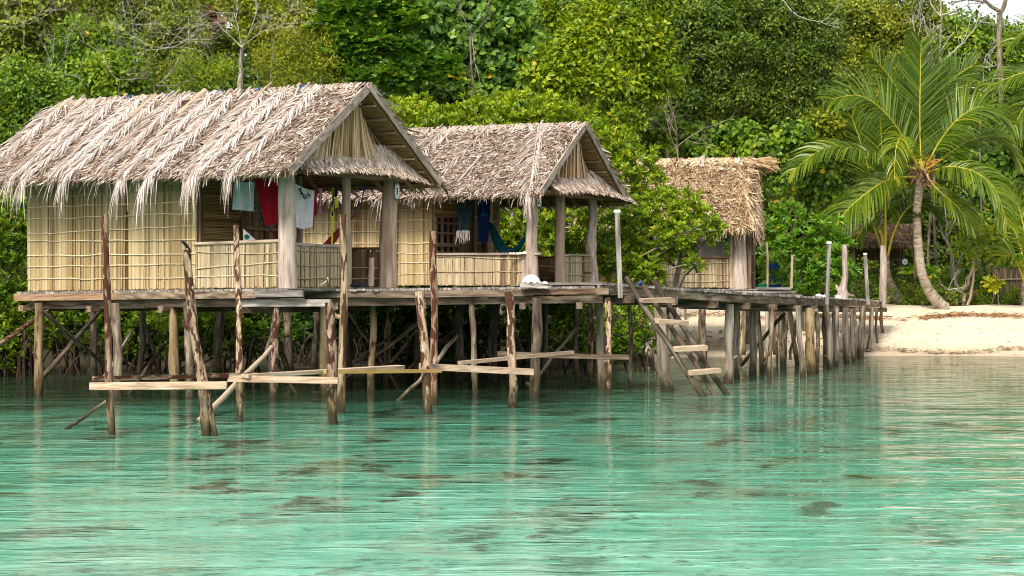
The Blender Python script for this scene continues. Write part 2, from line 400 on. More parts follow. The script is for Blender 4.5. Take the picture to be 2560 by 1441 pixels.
M['seaweed'] = tinted('dry_brown_seaweed', [(0.0, (0.09, 0.035, 0.015)), (0.6, (0.24, 0.11, 0.045)), (1.0, (0.40, 0.27, 0.12))])
M['debris'] = tinted('beach_litter', [(0.0, (0.10, 0.07, 0.04)), (0.6, (0.34, 0.26, 0.16)), (1.0, (0.42, 0.31, 0.16))])

# ---------------------------------------------------------------- ground: one sheet from the sea bed over the beach up the hillside
def smooth(x, a, b):
    t = np.clip((np.asarray(x, float) - a) / (b - a), 0, 1); return t * t * (3 - 2 * t)

def shore(x):
    return 45.0 + 12.6 * smooth(x, 2.4, 5.0) + 0.3 * np.sin(np.asarray(x) * 0.7)

def vegline(x):
    return 43.2 + 25.5 * smooth(x, 2.5, 5.2) + 0.35 * np.sin(np.asarray(x) * 1.1)

def gz(x, y):
    x = np.asarray(x, float); y = np.asarray(y, float)
    s = shore(x); v = vegline(x); t = smooth(x, 2.5, 5.0)
    up = np.where(y < s, (y - s) * 0.10, np.minimum((y - s) * (0.07 + 0.048 * t), (v - s) * (0.07 + 0.048 * t)))
    up = np.where(y > v, up + (y - v) * 0.02, up)
    return np.maximum(up, -1.6) + np.clip(y - 85, 0, 28) * 0.40 + 0.03 * np.sin(x * 1.7 + y * 0.9) * smooth(y, 50, 60)

def build_ground():
    xs = np.concatenate([np.linspace(-900, -40, 18)[:-1], np.linspace(-40, 40, 130), np.linspace(40, 900, 18)[1:]])
    ys = np.concatenate([np.linspace(-60, 40, 12)[:-1], np.linspace(40, 80, 110), np.linspace(80, 140, 20)[1:], np.linspace(140, 1500, 16)[1:]])
    X, Y = np.meshgrid(xs, ys)
    Z = gz(X, Y)
    Z = Z + (rng.random(Z.shape) - 0.5) * 0.03 * (np.abs(X) < 41) * (Y < 80)
    n1, n2 = X.shape
    i = np.arange(n1 - 1)[:, None] * n2 + np.arange(n2 - 1)[None, :]
    q = np.stack([i, i + 1, i + n2 + 1, i + n2], -1).reshape(-1, 4)
    mb = MB()
    mb.add(np.stack([X, Y, Z], -1).reshape(-1, 3), q, smooth((Y - vegline(X)).ravel(), -0.5, 0.9), None, True)
    m, n, l, b = newmat('beach_sand_and_forest_soil')
    geo = n.new('ShaderNodeNewGeometry'); pos = geo.outputs['Position']
    n1_ = noise(n, l, pos, 0.9, 6, 0.65); n2_ = noise(n, l, pos, 9, 4, 0.7)
    sand = ramp(n, [(0.3, (0.60, 0.475, 0.33)), (0.55, (0.74, 0.62, 0.47)), (0.8, (0.80, 0.70, 0.56))])
    l.new(math_(n, l, 'ADD', math_(n, l, 'MULTIPLY', n1_.outputs['Fac'], 0.5), math_(n, l, 'MULTIPLY', n2_.outputs['Fac'], 0.5)), sand.inputs[0])
    soil = ramp(n, [(0.35, (0.02, 0.017, 0.009)), (0.55, (0.045, 0.036, 0.018)), (0.7, (0.035, 0.055, 0.014))])
    l.new(n2_.outputs['Fac'], soil.inputs[0])
    sx = n.new('ShaderNodeSeparateXYZ'); l.new(pos, sx.inputs[0])
    wet = mapr(n, l, math_(n, l, 'ADD', sx.outputs[2], math_(n, l, 'MULTIPLY', n1_.outputs['Fac'], 0.12)), 0.05, 0.42, 0.62, 0.0)
    col = mixc(n, l, wet, sand.outputs[0], (0.34, 0.26, 0.16))
    veg = math_(n, l, 'ADD', attr(n, 'tint').outputs['Fac'], math_(n, l, 'MULTIPLY', math_(n, l, 'SUBTRACT', n1_.outputs['Fac'], 0.5), 0.8))
    col = mixc(n, l, mapr(n, l, veg, 0.4, 0.6), col, soil.outputs[0])
    l.new(col, b.inputs['Base Color']); b.inputs['Roughness'].default_value = 0.9; b.inputs['Specular IOR Level'].default_value = 0.15
    bp = n.new('ShaderNodeBump'); bp.inputs['Strength'].default_value = 0.8; bp.inputs['Distance'].default_value = 0.07
    n3_ = noise(n, l, pos, 3.6, 6, 0.68)
    l.new(n3_.outputs['Fac'], bp.inputs['Height']); l.new(bp.outputs[0], b.inputs['Normal'])
    o = mb.build('ground', m, org=np.zeros(3))
    tag(o, kind='structure')

# ---------------------------------------------------------------- water
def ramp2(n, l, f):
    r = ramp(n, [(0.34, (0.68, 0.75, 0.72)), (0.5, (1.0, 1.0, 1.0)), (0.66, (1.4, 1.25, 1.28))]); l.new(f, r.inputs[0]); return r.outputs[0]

def build_water():
    m, n, l, b = newmat('turquoise_lagoon_water')
    n.remove(b)
    geo = n.new('ShaderNodeNewGeometry'); pos = geo.outputs['Position']
    # ripples
    r1 = noise(n, l, pos, 1.0, 3, 0.55, (0.55, 1.25, 1)); r2 = noise(n, l, pos, 1.0, 3, 0.6, (1.5, 3.4, 1)); r3 = noise(n, l, pos, 1.0, 2, 0.5, (0.16, 0.33, 1))
    h = math_(n, l, 'ADD', math_(n, l, 'MULTIPLY', r1.outputs['Fac'], 0.55), math_(n, l, 'MULTIPLY', r2.outputs['Fac'], 0.24))
    h = math_(n, l, 'ADD', h, math_(n, l, 'MULTIPLY', r3.outputs['Fac'], 0.7))
    r5 = noise(n, l, pos, 1.0, 2, 0.5, (0.75, 2.3, 1))
    h = math_(n, l, 'ADD', h, math_(n, l, 'MULTIPLY', mapr(n, l, r5.outputs['Fac'], 0.60, 0.78), 0.35))
    bp = n.new('ShaderNodeBump'); bp.inputs['Strength'].default_value = WATER['bump']; bp.inputs['Distance'].default_value = 0.1
    l.new(h, bp.inputs['Height'])
    # the sea bed seen through the moving surface
    cmb = n.new('ShaderNodeCombineXYZ')
    l.new(math_(n, l, 'MULTIPLY', math_(n, l, 'SUBTRACT', r1.outputs['Fac'], 0.5), 1.1), cmb.inputs[0])
    l.new(math_(n, l, 'ADD', math_(n, l, 'MULTIPLY', math_(n, l, 'SUBTRACT', r2.outputs['Fac'], 0.5), 2.6), math_(n, l, 'MULTIPLY', math_(n, l, 'SUBTRACT', r1.outputs['Fac'], 0.5), 3.2)), cmb.inputs[1])
    va = n.new('ShaderNodeVectorMath'); l.new(pos, va.inputs[0]); l.new(cmb.outputs[0], va.inputs[1])
    sea = va.outputs[0]
    b1 = noise(n, l, sea, 1.0, 4, 0.6, (0.14, 0.09, 1)); b2 = noise(n, l, sea, 1.0, 5, 0.62, (0.75, 0.42, 1)); b3 = noise(n, l, sea, 1.0, 4, 0.65, (2.6, 1.2, 1)); b4 = noise(n, l, sea, 1.0, 3, 0.6, (1.2, 0.9, 1))
    base = ramp(n, [(0.32, (0.045, 0.265, 0.170)), (0.5, (0.120, 0.445, 0.300)), (0.68, (0.27, 0.595, 0.445))])
    l.new(math_(n, l, 'ADD', math_(n, l, 'MULTIPLY', b1.outputs['Fac'], 0.5), math_(n, l, 'MULTIPLY', b3.outputs['Fac'], 0.5)), base.inputs[0])
    col = mixc(n, l, mapr(n, l, b2.outputs['Fac'], 0.47, 0.62, 0, 0.7), base.outputs[0], (0.19, 0.245, 0.14))
    rock = math_(n, l, 'ADD', math_(n, l, 'MULTIPLY', b2.outputs['Fac'], 0.45), math_(n, l, 'MULTIPLY', b4.outputs['Fac'], 0.55))
    col = mixc(n, l, mapr(n, l, rock, 0.553, 0.594, 0, 0.9), col, (0.026, 0.034, 0.012))
    # warm shallows over the beach sand, with reflected sand and trees painted in
    sx = n.new('ShaderNodeSeparateXYZ'); l.new(pos, sx.inputs[0])
    d = math_(n, l, 'ADD', sx.outputs[1], math_(n, l, 'MULTIPLY', b1.outputs['Fac'], 6.0))
    col = mixc(n, l, mapr(n, l, d, 36.0, 54.0, 0, 0.92), col, (0.19, 0.175, 0.105))
    # the colour darkens towards the jetty
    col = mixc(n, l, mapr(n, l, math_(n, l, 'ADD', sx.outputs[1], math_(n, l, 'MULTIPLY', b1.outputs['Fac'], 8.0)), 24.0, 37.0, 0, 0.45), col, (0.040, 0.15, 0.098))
    # the colour turns paler towards the viewer
    near_pale = mapr(n, l, math_(n, l, 'ADD', sx.outputs[1], math_(n, l, 'MULTIPLY', b1.outputs['Fac'], 9.0)), 27.0, 17.0, 0, 0.48)
    col = mixc(n, l, near_pale, col, (0.31, 0.70, 0.55))
    # dark reflection of the mangroves painted into the water colour
    refl_dark = math_(n, l, 'MULTIPLY', mapr(n, l, math_(n, l, 'ADD', sx.outputs[1], math_(n, l, 'MULTIPLY', b2.outputs['Fac'], 7.0)), 35.0, 40.5, 0, 0.93), mapr(n, l, math_(n, l, 'ADD', sx.outputs[0], math_(n, l, 'MULTIPLY', b1.outputs['Fac'], 3.0)), 1.5, 5.5, 1, 0))
    col = mixc(n, l, refl_dark, col, (0.012, 0.030, 0.016))
    # small weed tufts and rubble
    b6 = noise(n, l, sea, 1.0, 4, 0.65, (3.2, 1.9, 1))
    tuft = math_(n, l, 'ADD', math_(n, l, 'MULTIPLY', b6.outputs['Fac'], 0.6), math_(n, l, 'MULTIPLY', b1.outputs['Fac'], 0.4))
    col = mixc(n, l, mapr(n, l, tuft, 0.56, 0.62, 0, 0.75), col, (0.06, 0.085, 0.035))
    # light and dark ripple streaks painted into the water colour
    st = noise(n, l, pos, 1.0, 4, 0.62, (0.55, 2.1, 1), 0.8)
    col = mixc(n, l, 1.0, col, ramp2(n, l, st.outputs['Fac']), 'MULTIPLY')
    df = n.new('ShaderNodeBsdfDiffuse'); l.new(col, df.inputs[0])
    gl = n.new('ShaderNodeBsdfGlossy'); gl.inputs['Roughness'].default_value = 0.03
    l.new(bp.outputs[0], gl.inputs['Normal'])
    fr = n.new('ShaderNodeFresnel'); fr.inputs[0].default_value = 1.33; l.new(bp.outputs[0], fr.inputs['Normal'])
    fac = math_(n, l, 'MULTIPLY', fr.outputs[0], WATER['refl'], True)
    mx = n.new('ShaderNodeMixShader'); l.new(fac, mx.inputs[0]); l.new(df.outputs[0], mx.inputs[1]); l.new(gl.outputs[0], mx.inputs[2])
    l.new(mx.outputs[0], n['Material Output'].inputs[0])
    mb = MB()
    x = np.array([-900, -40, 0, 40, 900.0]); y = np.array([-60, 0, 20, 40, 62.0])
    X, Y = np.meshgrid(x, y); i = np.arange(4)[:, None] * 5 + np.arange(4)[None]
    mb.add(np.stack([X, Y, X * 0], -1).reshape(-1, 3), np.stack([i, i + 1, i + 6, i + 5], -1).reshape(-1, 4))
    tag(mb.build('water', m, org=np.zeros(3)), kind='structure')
WATER = dict(bump=0.6, refl=0.97)
build_ground()
build_water()

# ---------------------------------------------------------------- decks, stilts
def trunk_pts(a, b, wob, k=9):
    a = np.asarray(a, float); b = np.asarray(b, float)
    t = np.linspace(0, 1, k)[:, None]
    p = a + (b - a) * t
    ph = rng.random(6) * 6.28
    s = np.sin(t[:, 0] * 5 + ph[0]) * 0.6 + np.sin(t[:, 0] * 11 + ph[1]) * 0.4
    c = np.sin(t[:, 0] * 4 + ph[2]) * 0.6 + np.sin(t[:, 0] * 9 + ph[3]) * 0.4
    return p + wob * (np.stack([s - s[0] * 0, c, 0 * s], 1))

def log_mesh(px_t, py_t, px_b, py_b, wpx, d=None, sink=0.5, taper=0.9, wob=0.02, n=10, knob=None, ztop=None, lean=0.0):
    """an upright trunk whose foot meets the water at py_b; continues below the surface"""
    d = WD(py_b) if d is None else d
    b = P(px_b, py_b, d); a = P(px_t, py_t, d + lean)
    if ztop is not None: a[2] = ztop
    dirv = (b - a) / np.linalg.norm(b - a)
    b2 = b + dirv * sink
    mb = MB()
    k = 12
    r = wpx / F * d / 2
    t = np.linspace(0, 1, k)
    rad = r * (taper + (1 - taper) * t) * (1 + 0.07 * np.sin(t * 14 + rng.random() * 6) + 0.05 * (rng.random(k) - .5))
    pts = trunk_pts(a, b2, wob, k)
    mb.tube(pts, rad, n, rough=0.07)
    return mb, pts, rad, r

def put_stilts(parent, rows):
    for row in rows:
        pt, pyt, pb, pyb, wpx, mat = row[:6]
        d = row[6] if len(row) > 6 else None
        mb, pts, rad, r = log_mesh(pt, pyt, pb, pyb, wpx, d, wob=0.025)
        if mat in ('stilt', 'greystilt') and random.random() < 0.4:
            k = random.randint(4, 8); q = pts[k]
            mb.tube([q, q + np.array([random.choice((-1, 1)) * r * 1.6, -r * .4, 0.10])], [r * .5, r * .3], 6)
        part(mb, 'stilt', M[mat], parent)

def put_braces(parent, rows):
    for (x1, y1, d1, x2, y2, d2, wpx, mat) in rows:
        mb = MB()
        a = P(x1, y1, d1); b = P(x2, y2, d2)
        r = wpx / F * (d1 + d2) / 4
        mb.tube(trunk_pts(a, b, 0.03, 8), np.linspace(r, r * .85, 8) * (1 + .1 * (rng.random(8) - .5)), 8, rough=0.06)
        part(mb, 'brace', M[mat], parent)

def plank_deck(mb, A, B, inward, depth, thick=0.045, w=0.14, over=0.03, zt=None):
    """planks lying across from the line A-B, depth metres inward"""
    A = np.asarray(A, float); B = np.asarray(B, float); L = np.linalg.norm(B - A); t = (B - A) / L
    inward = np.asarray(inward, float)
    k = max(1, int(L / w)); ww = L / k
    for i in range(k):
        p = A + t * ww * (i + 0.5)
        o = over * (random.random() * 1.6 - 0.3)
        mb.beam(p - inward * o + np.array([0, 0, -thick / 2 - random.random() * 0.012]), p + inward * depth + np.array([0, 0, -thick / 2 - random.random() * 0.006]), ww * 0.93, thick, jit=0.004)

A30 = R(30.0)
H1X, H1Y, DECK = -4.215, 37.5, 2.05
def h1(u, v, z=0.0):
    return np.array([H1X + u * math.cos(A30) + v * math.sin(A30), H1Y - u * math.sin(A30) + v * math.cos(A30), DECK + z])
def dz1(u):                                        # the deck of the first hut dips a little to the left
    return 0.0125 * min(u, 0.0)

pf = thing('stilt_platform', 'grey plank platform on brown stilts under the nearest, largest thatched hut', 'platform', tuple(h1(-3.3, 1.5, -DECK)), 'plank platforms under the huts')
mb = MB()
u = -6.42
while u < 0.3:
    wd = 0.15
    a = h1(u + wd / 2, -0.42 - 0.05 * random.random(), dz1(u) - 0.03 - random.random() * .012); b = h1(u + wd / 2, 3.7, dz1(u) - 0.03)
    mb.beam(a, b, wd * 0.93, 0.045, jit=0.004)
    u += wd
part(mb, 'deck_planks', M['deckwood'], pf)
for (u0, u1, v, z0, z1, mat) in [(-6.44, -3.6, -0.46, -0.06, -0.19, 'framewood'), (-3.62, 0.1, -0.47, -0.055, -0.185, 'beamwood'), (-6.2, -2.9, -0.28, -0.20, -0.36, 'beamwood'), (-3.2, 0.6, -0.30, -0.19, -0.34, 'beamwood'),
                                 (-6.6, 0.3, 1.6, -0.10, -0.28, 'beamwood'), (-6.6, 0.3, 3.4, -0.10, -0.28, 'beamwood'), (-0.35, 0.75, -0.52, -0.045, -0.16, 'deckwood'), (-0.9, 1.25, -0.36, -0.21, -0.34, 'deckwood')]:
    mb = MB()
    a = h1(u0, v, dz1(u0) + (z0 + z1) / 2); b = h1(u1, v, dz1(u1) + (z0 + z1) / 2)
    mb.beam(a, b, 0.055, z0 - z1, jit=0.006)
    part(mb, 'edge_beam', M[mat], pf)
for uu in (-6.2, -4.4, -2.6, -0.7):
    mb = MB(); mb.beam(h1(uu, -0.55, -0.42), h1(uu, 3.6, -0.42), 0.12, 0.12, jit=0.01); part(mb, 'joist', M['beamwood'], pf)
put_stilts(pf, [(95, 758, 97, 988, 23, 'yellowstilt'), (232, 760, 238, 945, 17, 'stilt'), (287, 758, 297, 992, 25, 'stilt'), (356, 760, 352, 950, 18, 'stilt'),
                (430, 757, 437, 985, 26, 'yellowstilt'), (467, 757, 478, 992, 23, 'stilt'), (552, 758, 540, 938, 24, 'stilt'), (692, 757, 686, 995, 22, 'bark'),
                (682, 757, 678, 978, 12, 'greystilt'), (718, 757, 722, 932, 22, 'stilt'), (592, 758, 600, 960, 16, 'stilt')])
put_braces(pf, [(-12, 868, 38.8, 150, 757, 40.5, 13, 'redbark'), (82, 975, 42, 262, 762, 44, 13, 'stilt'), (95, 768, 39.2, 272, 925, 42, 11, 'stilt'),
                (236, 992, 39.5, 331, 822, 39.8, 9, 'greystilt'), (318, 992, 38.5, 412, 862, 42, 11, 'stilt'), (360, 800, 43, 405, 945, 44, 9, 'stilt'),
                (500, 1056, 31.5, 678, 868, 37, 15, 'bamboo'), (660, 890, 37.5, 702, 790, 38, 10, 'stilt'), (652, 855, 41, 742, 988, 38.5, 10, 'stilt'), (168, 1075, 29.4, 268, 1000, 31, 10, 'greystilt')])

pf2 = thing('stilt_platform', 'grey plank platform under the hut with the green hammock, shells near its edge', 'platform', (-1.2, 42.0, 0.0), 'plank platforms under the huts')
E0, E1 = np.array([-4.25, 38.35, 2.015]), np.array([1.75, 38.5, 2.09])
mb = MB(); plank_deck(mb, E0, E1, (0.0, 1, -0.004), 12.0, over=0.05); part(mb, 'deck_planks', M['deckwood'], pf2)
for (x0, x1, y, z0, z1, mat) in [(-4.0, -1.7, 38.42, -0.06, -0.17, 'beamwood'), (-2.6, 0.35, 38.40, -0.05, -0.18, 'beamwood'), (-1.3, 1.75, 38.62, -0.19, -0.33, 'beamwood'), (0.9, 1.85, 38.38, -0.05, -0.17, 'beamwood'), (-4.3, -1.2, 38.60, -0.19, -0.33, 'beamwood'),
                             (0.25, 1.6, 38.36, -0.05, -0.16, 'darkwood')]:
    mb = MB(); zz = lambda x: 2.015 + 0.0125 * (x + 4.25)
    mb.beam((x0, y, zz(x0) + (z0 + z1) / 2), (x1, y, zz(x1) + (z0 + z1) / 2), 0.06, z0 - z1, jit=0.006); part(mb, 'edge_beam', M[mat], pf2)
for xx in (-3.4, -1.7, 0.2, 1.3):
    mb = MB(); mb.beam((xx, 38.4, 1.70), (xx, 50, 1.70), 0.12, 0.12, jit=0.01); part(mb, 'joist', M['beamwood'], pf2)
mb = MB(); mb.beam(P(1300, 713, 38.2), P(1370, 716, 38.2), 0.24, 0.07); part(mb, 'step_board', M['deckwood'], pf2)
put_stilts(pf2, [(790, 757, 788, 932, 16, 'stilt'), (808, 757, 814, 985, 24, 'yellowstilt'), (872, 757, 876, 945, 19, 'stilt'), (932, 752, 929, 977, 19, 'yellowstilt'), (976, 757, 966, 950, 17, 'yellowstilt'),
                 (1044, 757, 1045, 952, 18, 'stilt'), (1150, 752, 1148, 950, 22, 'stilt'), (1182, 748, 1186, 985, 16, 'stilt'), (1230, 757, 1225, 948, 11, 'stilt'), (1244, 757, 1236, 952, 12, 'stilt'),
                 (1346, 745, 1334, 990, 28, 'stilt'), (1366, 750, 1362, 945, 15, 'stilt'), (1438, 757, 1442, 950, 13, 'stilt'), (1480, 757, 1472, 960, 15, 'bark'), (1500, 755, 1502, 978, 23, 'greystilt'),
                 (1522, 745, 1518, 987, 17, 'bark')])
put_braces(pf2, [(868, 945, 42, 1048, 808, 41, 10, 'stilt'), (880, 908, 43, 985, 838, 44, 9, 'stilt'), (940, 875, 42, 997, 978, 40.5, 10, 'stilt'), (978, 905, 43, 1042, 828, 42, 8, 'yellowstilt'), (995, 1005, 36.5, 1062, 935, 37, 11, 'greystilt'),
                 (1092, 905, 39, 1140, 840, 40, 11, 'greystilt'), (982, 950, 44, 1050, 900, 44, 9, 'stilt'), (1345, 945, 40, 1462, 788, 41, 9, 'stilt'), (1100, 855, 45, 1172, 800, 45, 9, 'stilt'), (1290, 845, 45, 1330, 915, 43, 9, 'stilt'), (868, 775, 44, 925, 860, 43, 9, 'stilt')])

# jetty: from the platform to the beach
jt = thing('jetty', 'long grey plank jetty on crooked stilts leading right to the sandy beach', 'jetty', (4.4, 42.5, 0.0))
JP = [P(1502, 706, 38.35), P(1820, 728, 41.6), P(2013, 740, 46.0), P(2120, 745, 54.0), P(2216, 752, 63.0)]
mb = MB(); mb2 = MB()
for i in range(4):
    a, b = JP[i], JP[i + 1]; t = nrm(b - a); inn = nrm(np.array([-t[1], t[0], 0])); 
    aa = a + (t * 0.25 if i else 0)
    plank_deck(mb, aa, b + t * 0.22, inn, 1.35, thick=0.05, w=0.16, over=0.06)
    for off, zz, hh in ((0.05, -0.14, 0.16), (1.25, -0.14, 0.16)):
        s = MB(); s.beam(a + inn * off + (0, 0, zz), b + t * .1 + inn * off + (0, 0, zz), 0.06, hh, jit=0.008); part(s, 'stringer', M['beamwood'], jt)
    for k in range(3 if i < 2 else 4):
        p = a + (b - a) * (k + 0.6) / (3 if i < 2 else 4)
        s = MB(); s.beam(p - inn * 0.12 + (0, 0, -0.30), p + inn * 1.5 + (0, 0, -0.30), 0.12, 0.13, jit=0.01); part(s, 'crossbeam', M['beamwood'], jt)
part(mb, 'deck_planks', M['deckwood'], jt)
put_stilts(jt, [(1575, 765, 1575, 972, 12, 'stilt'), (1650, 770, 1668, 979, 36, 'greystilt'), (1632, 800, 1632, 900, 14, 'greystilt', 50.0), (1758, 768, 1760, 905, 14, 'stilt', 50.0), (1750, 768, 1750, 862, 7, 'yellowstilt', 54.0), (1824, 760, 1820, 961, 24, 'greystilt'),
                (1843, 765, 1841, 946, 17, 'greystilt'), (1853, 765, 1852, 897, 8, 'yellowstilt', 52), (1880, 768, 1884, 938, 19, 'greystilt'), (1896, 770, 1904, 933, 13, 'stilt'), (1917, 772, 1919, 923, 14, 'greystilt'), (1928, 760, 1925, 954, 12, 'stilt'),
                (1953, 772, 1958, 915, 17, 'stilt'), (1943, 775, 1943, 897, 7, 'redbark', 52), (1968, 772, 1961, 883, 9, 'stilt', 53), (1975, 776, 1991, 911, 13, 'yellowstilt'), (1996, 770, 2006, 946, 14, 'greystilt'), (2024, 770, 2027, 938, 25, 'yellowstilt'), (2042, 772, 2043, 932, 12, 'stilt'),
                (2061, 770, 2062, 889, 11, 'stilt', 56), (2066, 765, 2076, 924, 18, 'greystilt'), (2084, 775, 2086, 900, 10, 'greystilt', 53), (2093, 772, 2090, 915, 12, 'greystilt'), (2113, 770, 2118, 910, 17, 'greystilt'), (2130, 772, 2132, 904, 11, 'greystilt'), (2137, 772, 2138, 900, 9, 'stilt'),
                (2158, 765, 2152, 898, 16, 'greystilt'), (2180, 768, 2171, 887, 12, 'greystilt', 58.5), (2191, 770, 2193, 862, 7, 'stilt', 60.5), (2204, 768, 2205, 830, 9, 'yellowstilt', 62.5)])
put_braces(jt, [(1852, 912, 50, 1962, 785, 47, 10, 'stilt'), (1990, 800, 46, 1976, 900, 46, 8, 'stilt')])
# ---------------------------------------------------------------- hut building (local frame: x along the ridge, y to the back, z up)
def strips_on_plane(mb, O, along, down, L, D, n, ln=(0.14, 0.36), wd=(0.0065, 0.016), ang=0.44, base=0.02, lift=0.06, tint_shift=0.0, tmin=0.0, curl=0.25, tone=None):
    along = np.asarray(along, float); down = np.asarray(down, float)
    nor = nrm(np.cross(along, down)); 
    if nor[2] < 0: nor = -nor
    s = rng.random(n) * L; t = tmin + rng.random(n) * (D - tmin)
    a = rng.normal(0, ang, n)
    d = down[None] * np.cos(a)[:, None] + along[None] * np.sin(a)[:, None]
    sd = np.cross(d, nor)
    ll = rng.uniform(*ln, n); ww = rng.uniform(*wd, n)
    p0 = np.asarray(O) + along * s[:, None] + down * t[:, None] + nor * (base + rng.random(n) * 0.05)[:, None]
    K = 4
    kk = np.linspace(0, 1, K)
    lf = rng.normal(0.4, 0.6, n) * lift; cu = rng.normal(0, curl, n) * ll
    pts = p0[:, None] + d[:, None] * (ll[:, None] * kk)[..., None] + nor * (np.clip(lf, -0.012, 1)[:, None] * kk ** 2)[..., None] + sd[:, None] * (cu[:, None] * kk ** 2)[..., None]
    roll = rng.normal(0, 0.5, n)
    sv = sd * np.cos(roll)[:, None] + nor * np.sin(roll)[:, None]
    taper = np.array([0.8, 1.0, 0.8, 0.25])
    side = sv[:, None] * (ww[:, None] * taper)[..., None]
    tone_v = 0 if tone is None else tone(s, t)
    tint = np.clip(0.5 + rng.normal(-0.07, 0.32, n) + tint_shift + tone_v, 0, 1)
    mb.ribbons(pts, side, tint)

def fringe(mb, O, along, L, n, down, ln=(0.12, 0.4), tint_shift=0.0, wd=(0.008, 0.02)):
    along = np.asarray(along, float); down = np.asarray(down, float)
    s = rng.random(n) * L
    a = rng.normal(0, 0.3, n); ll = rng.uniform(*ln, n) * (0.6 + 0.8 * rng.random(n) ** 3)
    d = down[None] * np.cos(a)[:, None] + along[None] * np.sin(a)[:, None]
    K = 4; pts = [np.asarray(O) + along * s[:, None] - down * 0.12 + np.array([0, 0, 1.0]) * (rng.random(n) * 0.09)[:, None]]
    g = np.array([0, 0, -1.0])
    for k in range(1, K):
        d = nrm(d + g * rng.uniform(0.1, 0.75, n)[:, None])
        pts.append(pts[-1] + d * (ll / (K - 1))[:, None])
    pts = np.stack(pts, 1)
    sv = nrm(along + rng.normal(0, 0.5, (n, 3)))
    side = sv[:, None] * (rng.uniform(*wd, n)[:, None] * np.array([1, 1, .8, .3]))[..., None]
    mb.ribbons(pts, side, np.clip(0.5 + rng.normal(0, 0.25, n) + tint_shift, 0, 1))

def roof_frond(O, along, down, D, Lr, yaw=0.0, n=46, reach=0.75, both=(1.0, 1.0), start=0.0, tint_shift=0.1, hangs=26):
    """a dry coconut frond laid down the slope; its leaflets trail over the eave"""
    along = np.asarray(along, float); down = np.asarray(down, float)
    nor = nrm(np.cross(along, down)); nor = nor if nor[2] > 0 else -nor
    g = np.array([0, 0, -1.0])
    mb = MB()
    dd = nrm(down * math.cos(yaw) + along * math.sin(yaw))
    def past(p): return float((p - O) @ down) > D + 0.02
    rib = []
    p = np.asarray(O, float) + nor * 0.10 + dd * start
    dirv = dd.copy()
    for k in range(14):
        rib.append(p)
        if past(p): dirv = nrm(dirv + g * 0.35)
        p = p + dirv * Lr / 13
    rib = np.array(rib)
    mb.tube(rib, np.linspace(0.022, 0.008, 14), 6, tint=0.35)
    tot = []; sides = []; tints = []
    for sgn, amt in ((1, both[0]), (-1, both[1])):
        for i in range(int(n * amt)):
            t = 0.06 + 0.94 * (i + random.random()) / (n * amt)
            f = t * 13; k = min(int(f), 12); p = rib[k] + (rib[k + 1] - rib[k]) * (f - k)
            ang = (1.05 - 0.75 * t) * random.uniform(0.75, 1.15)
            d = nrm(dd * math.cos(ang) + along * math.sin(ang) * sgn + nor * random.uniform(0.0, 0.25))
            ll = reach * (0.55 + 0.75 * math.sin(math.pi * min(1, 0.25 + t * 0.6))) * random.uniform(0.7, 1.15) * 0.8
            pts = [p]; cur = random.uniform(0.10, 0.42)
            for q in range(6):
                if past(p): d = nrm(d + g * random.uniform(0.35, 0.8) + along * random.gauss(0, 0.08))
                else:
                    h = float((p - O) @ nor)
                    d = nrm(d + down * cur - nor * (0.16 if h > 0.12 else -0.12))
                p = p + d * ll / 6; pts.append(p)
            tot.append(pts); sides.append(nrm(np.cross(d, nor) + nor * random.gauss(0.2, 0.5)) * random.uniform(0.005, 0.0105)); tints.append(min(1, max(0, random.gauss(0.52, 0.26) + tint_shift + (0.1 if sgn > 0 else -0.15))))
    for i in range(hangs):                                   # long strands trailing from the tip over the eave
        t = random.uniform(0.80, 1.0); f = t * 13; k = min(int(f), 12); p = rib[k] + (rib[k + 1] - rib[k]) * (f - k)
        d = nrm(dd + along * random.gauss(0, 0.35)); ll = random.uniform(0.45, 1.15); pts = [p]; sw = along * random.gauss(0, 0.12)
        for q in range(6):
            d = nrm(d + g * (0.55 if past(p) else 0.1) + sw * 0.5); p = p + d * ll / 6; pts.append(p)
        tot.append(pts); sides.append(nrm(along + rng.normal(0, .5, 3)) * random.uniform(0.004, 0.009)); tints.append(min(1, max(0, random.gauss(0.4, 0.22))))
    pts = np.array(tot); sv = np.array(sides)
    side = sv[:, None] * np.array([0.6, 1, 1, 0.9, 0.75, 0.5, 0.2])[None, :, None]
    mb.ribbons(pts, side, np.array(tints))
    return mb

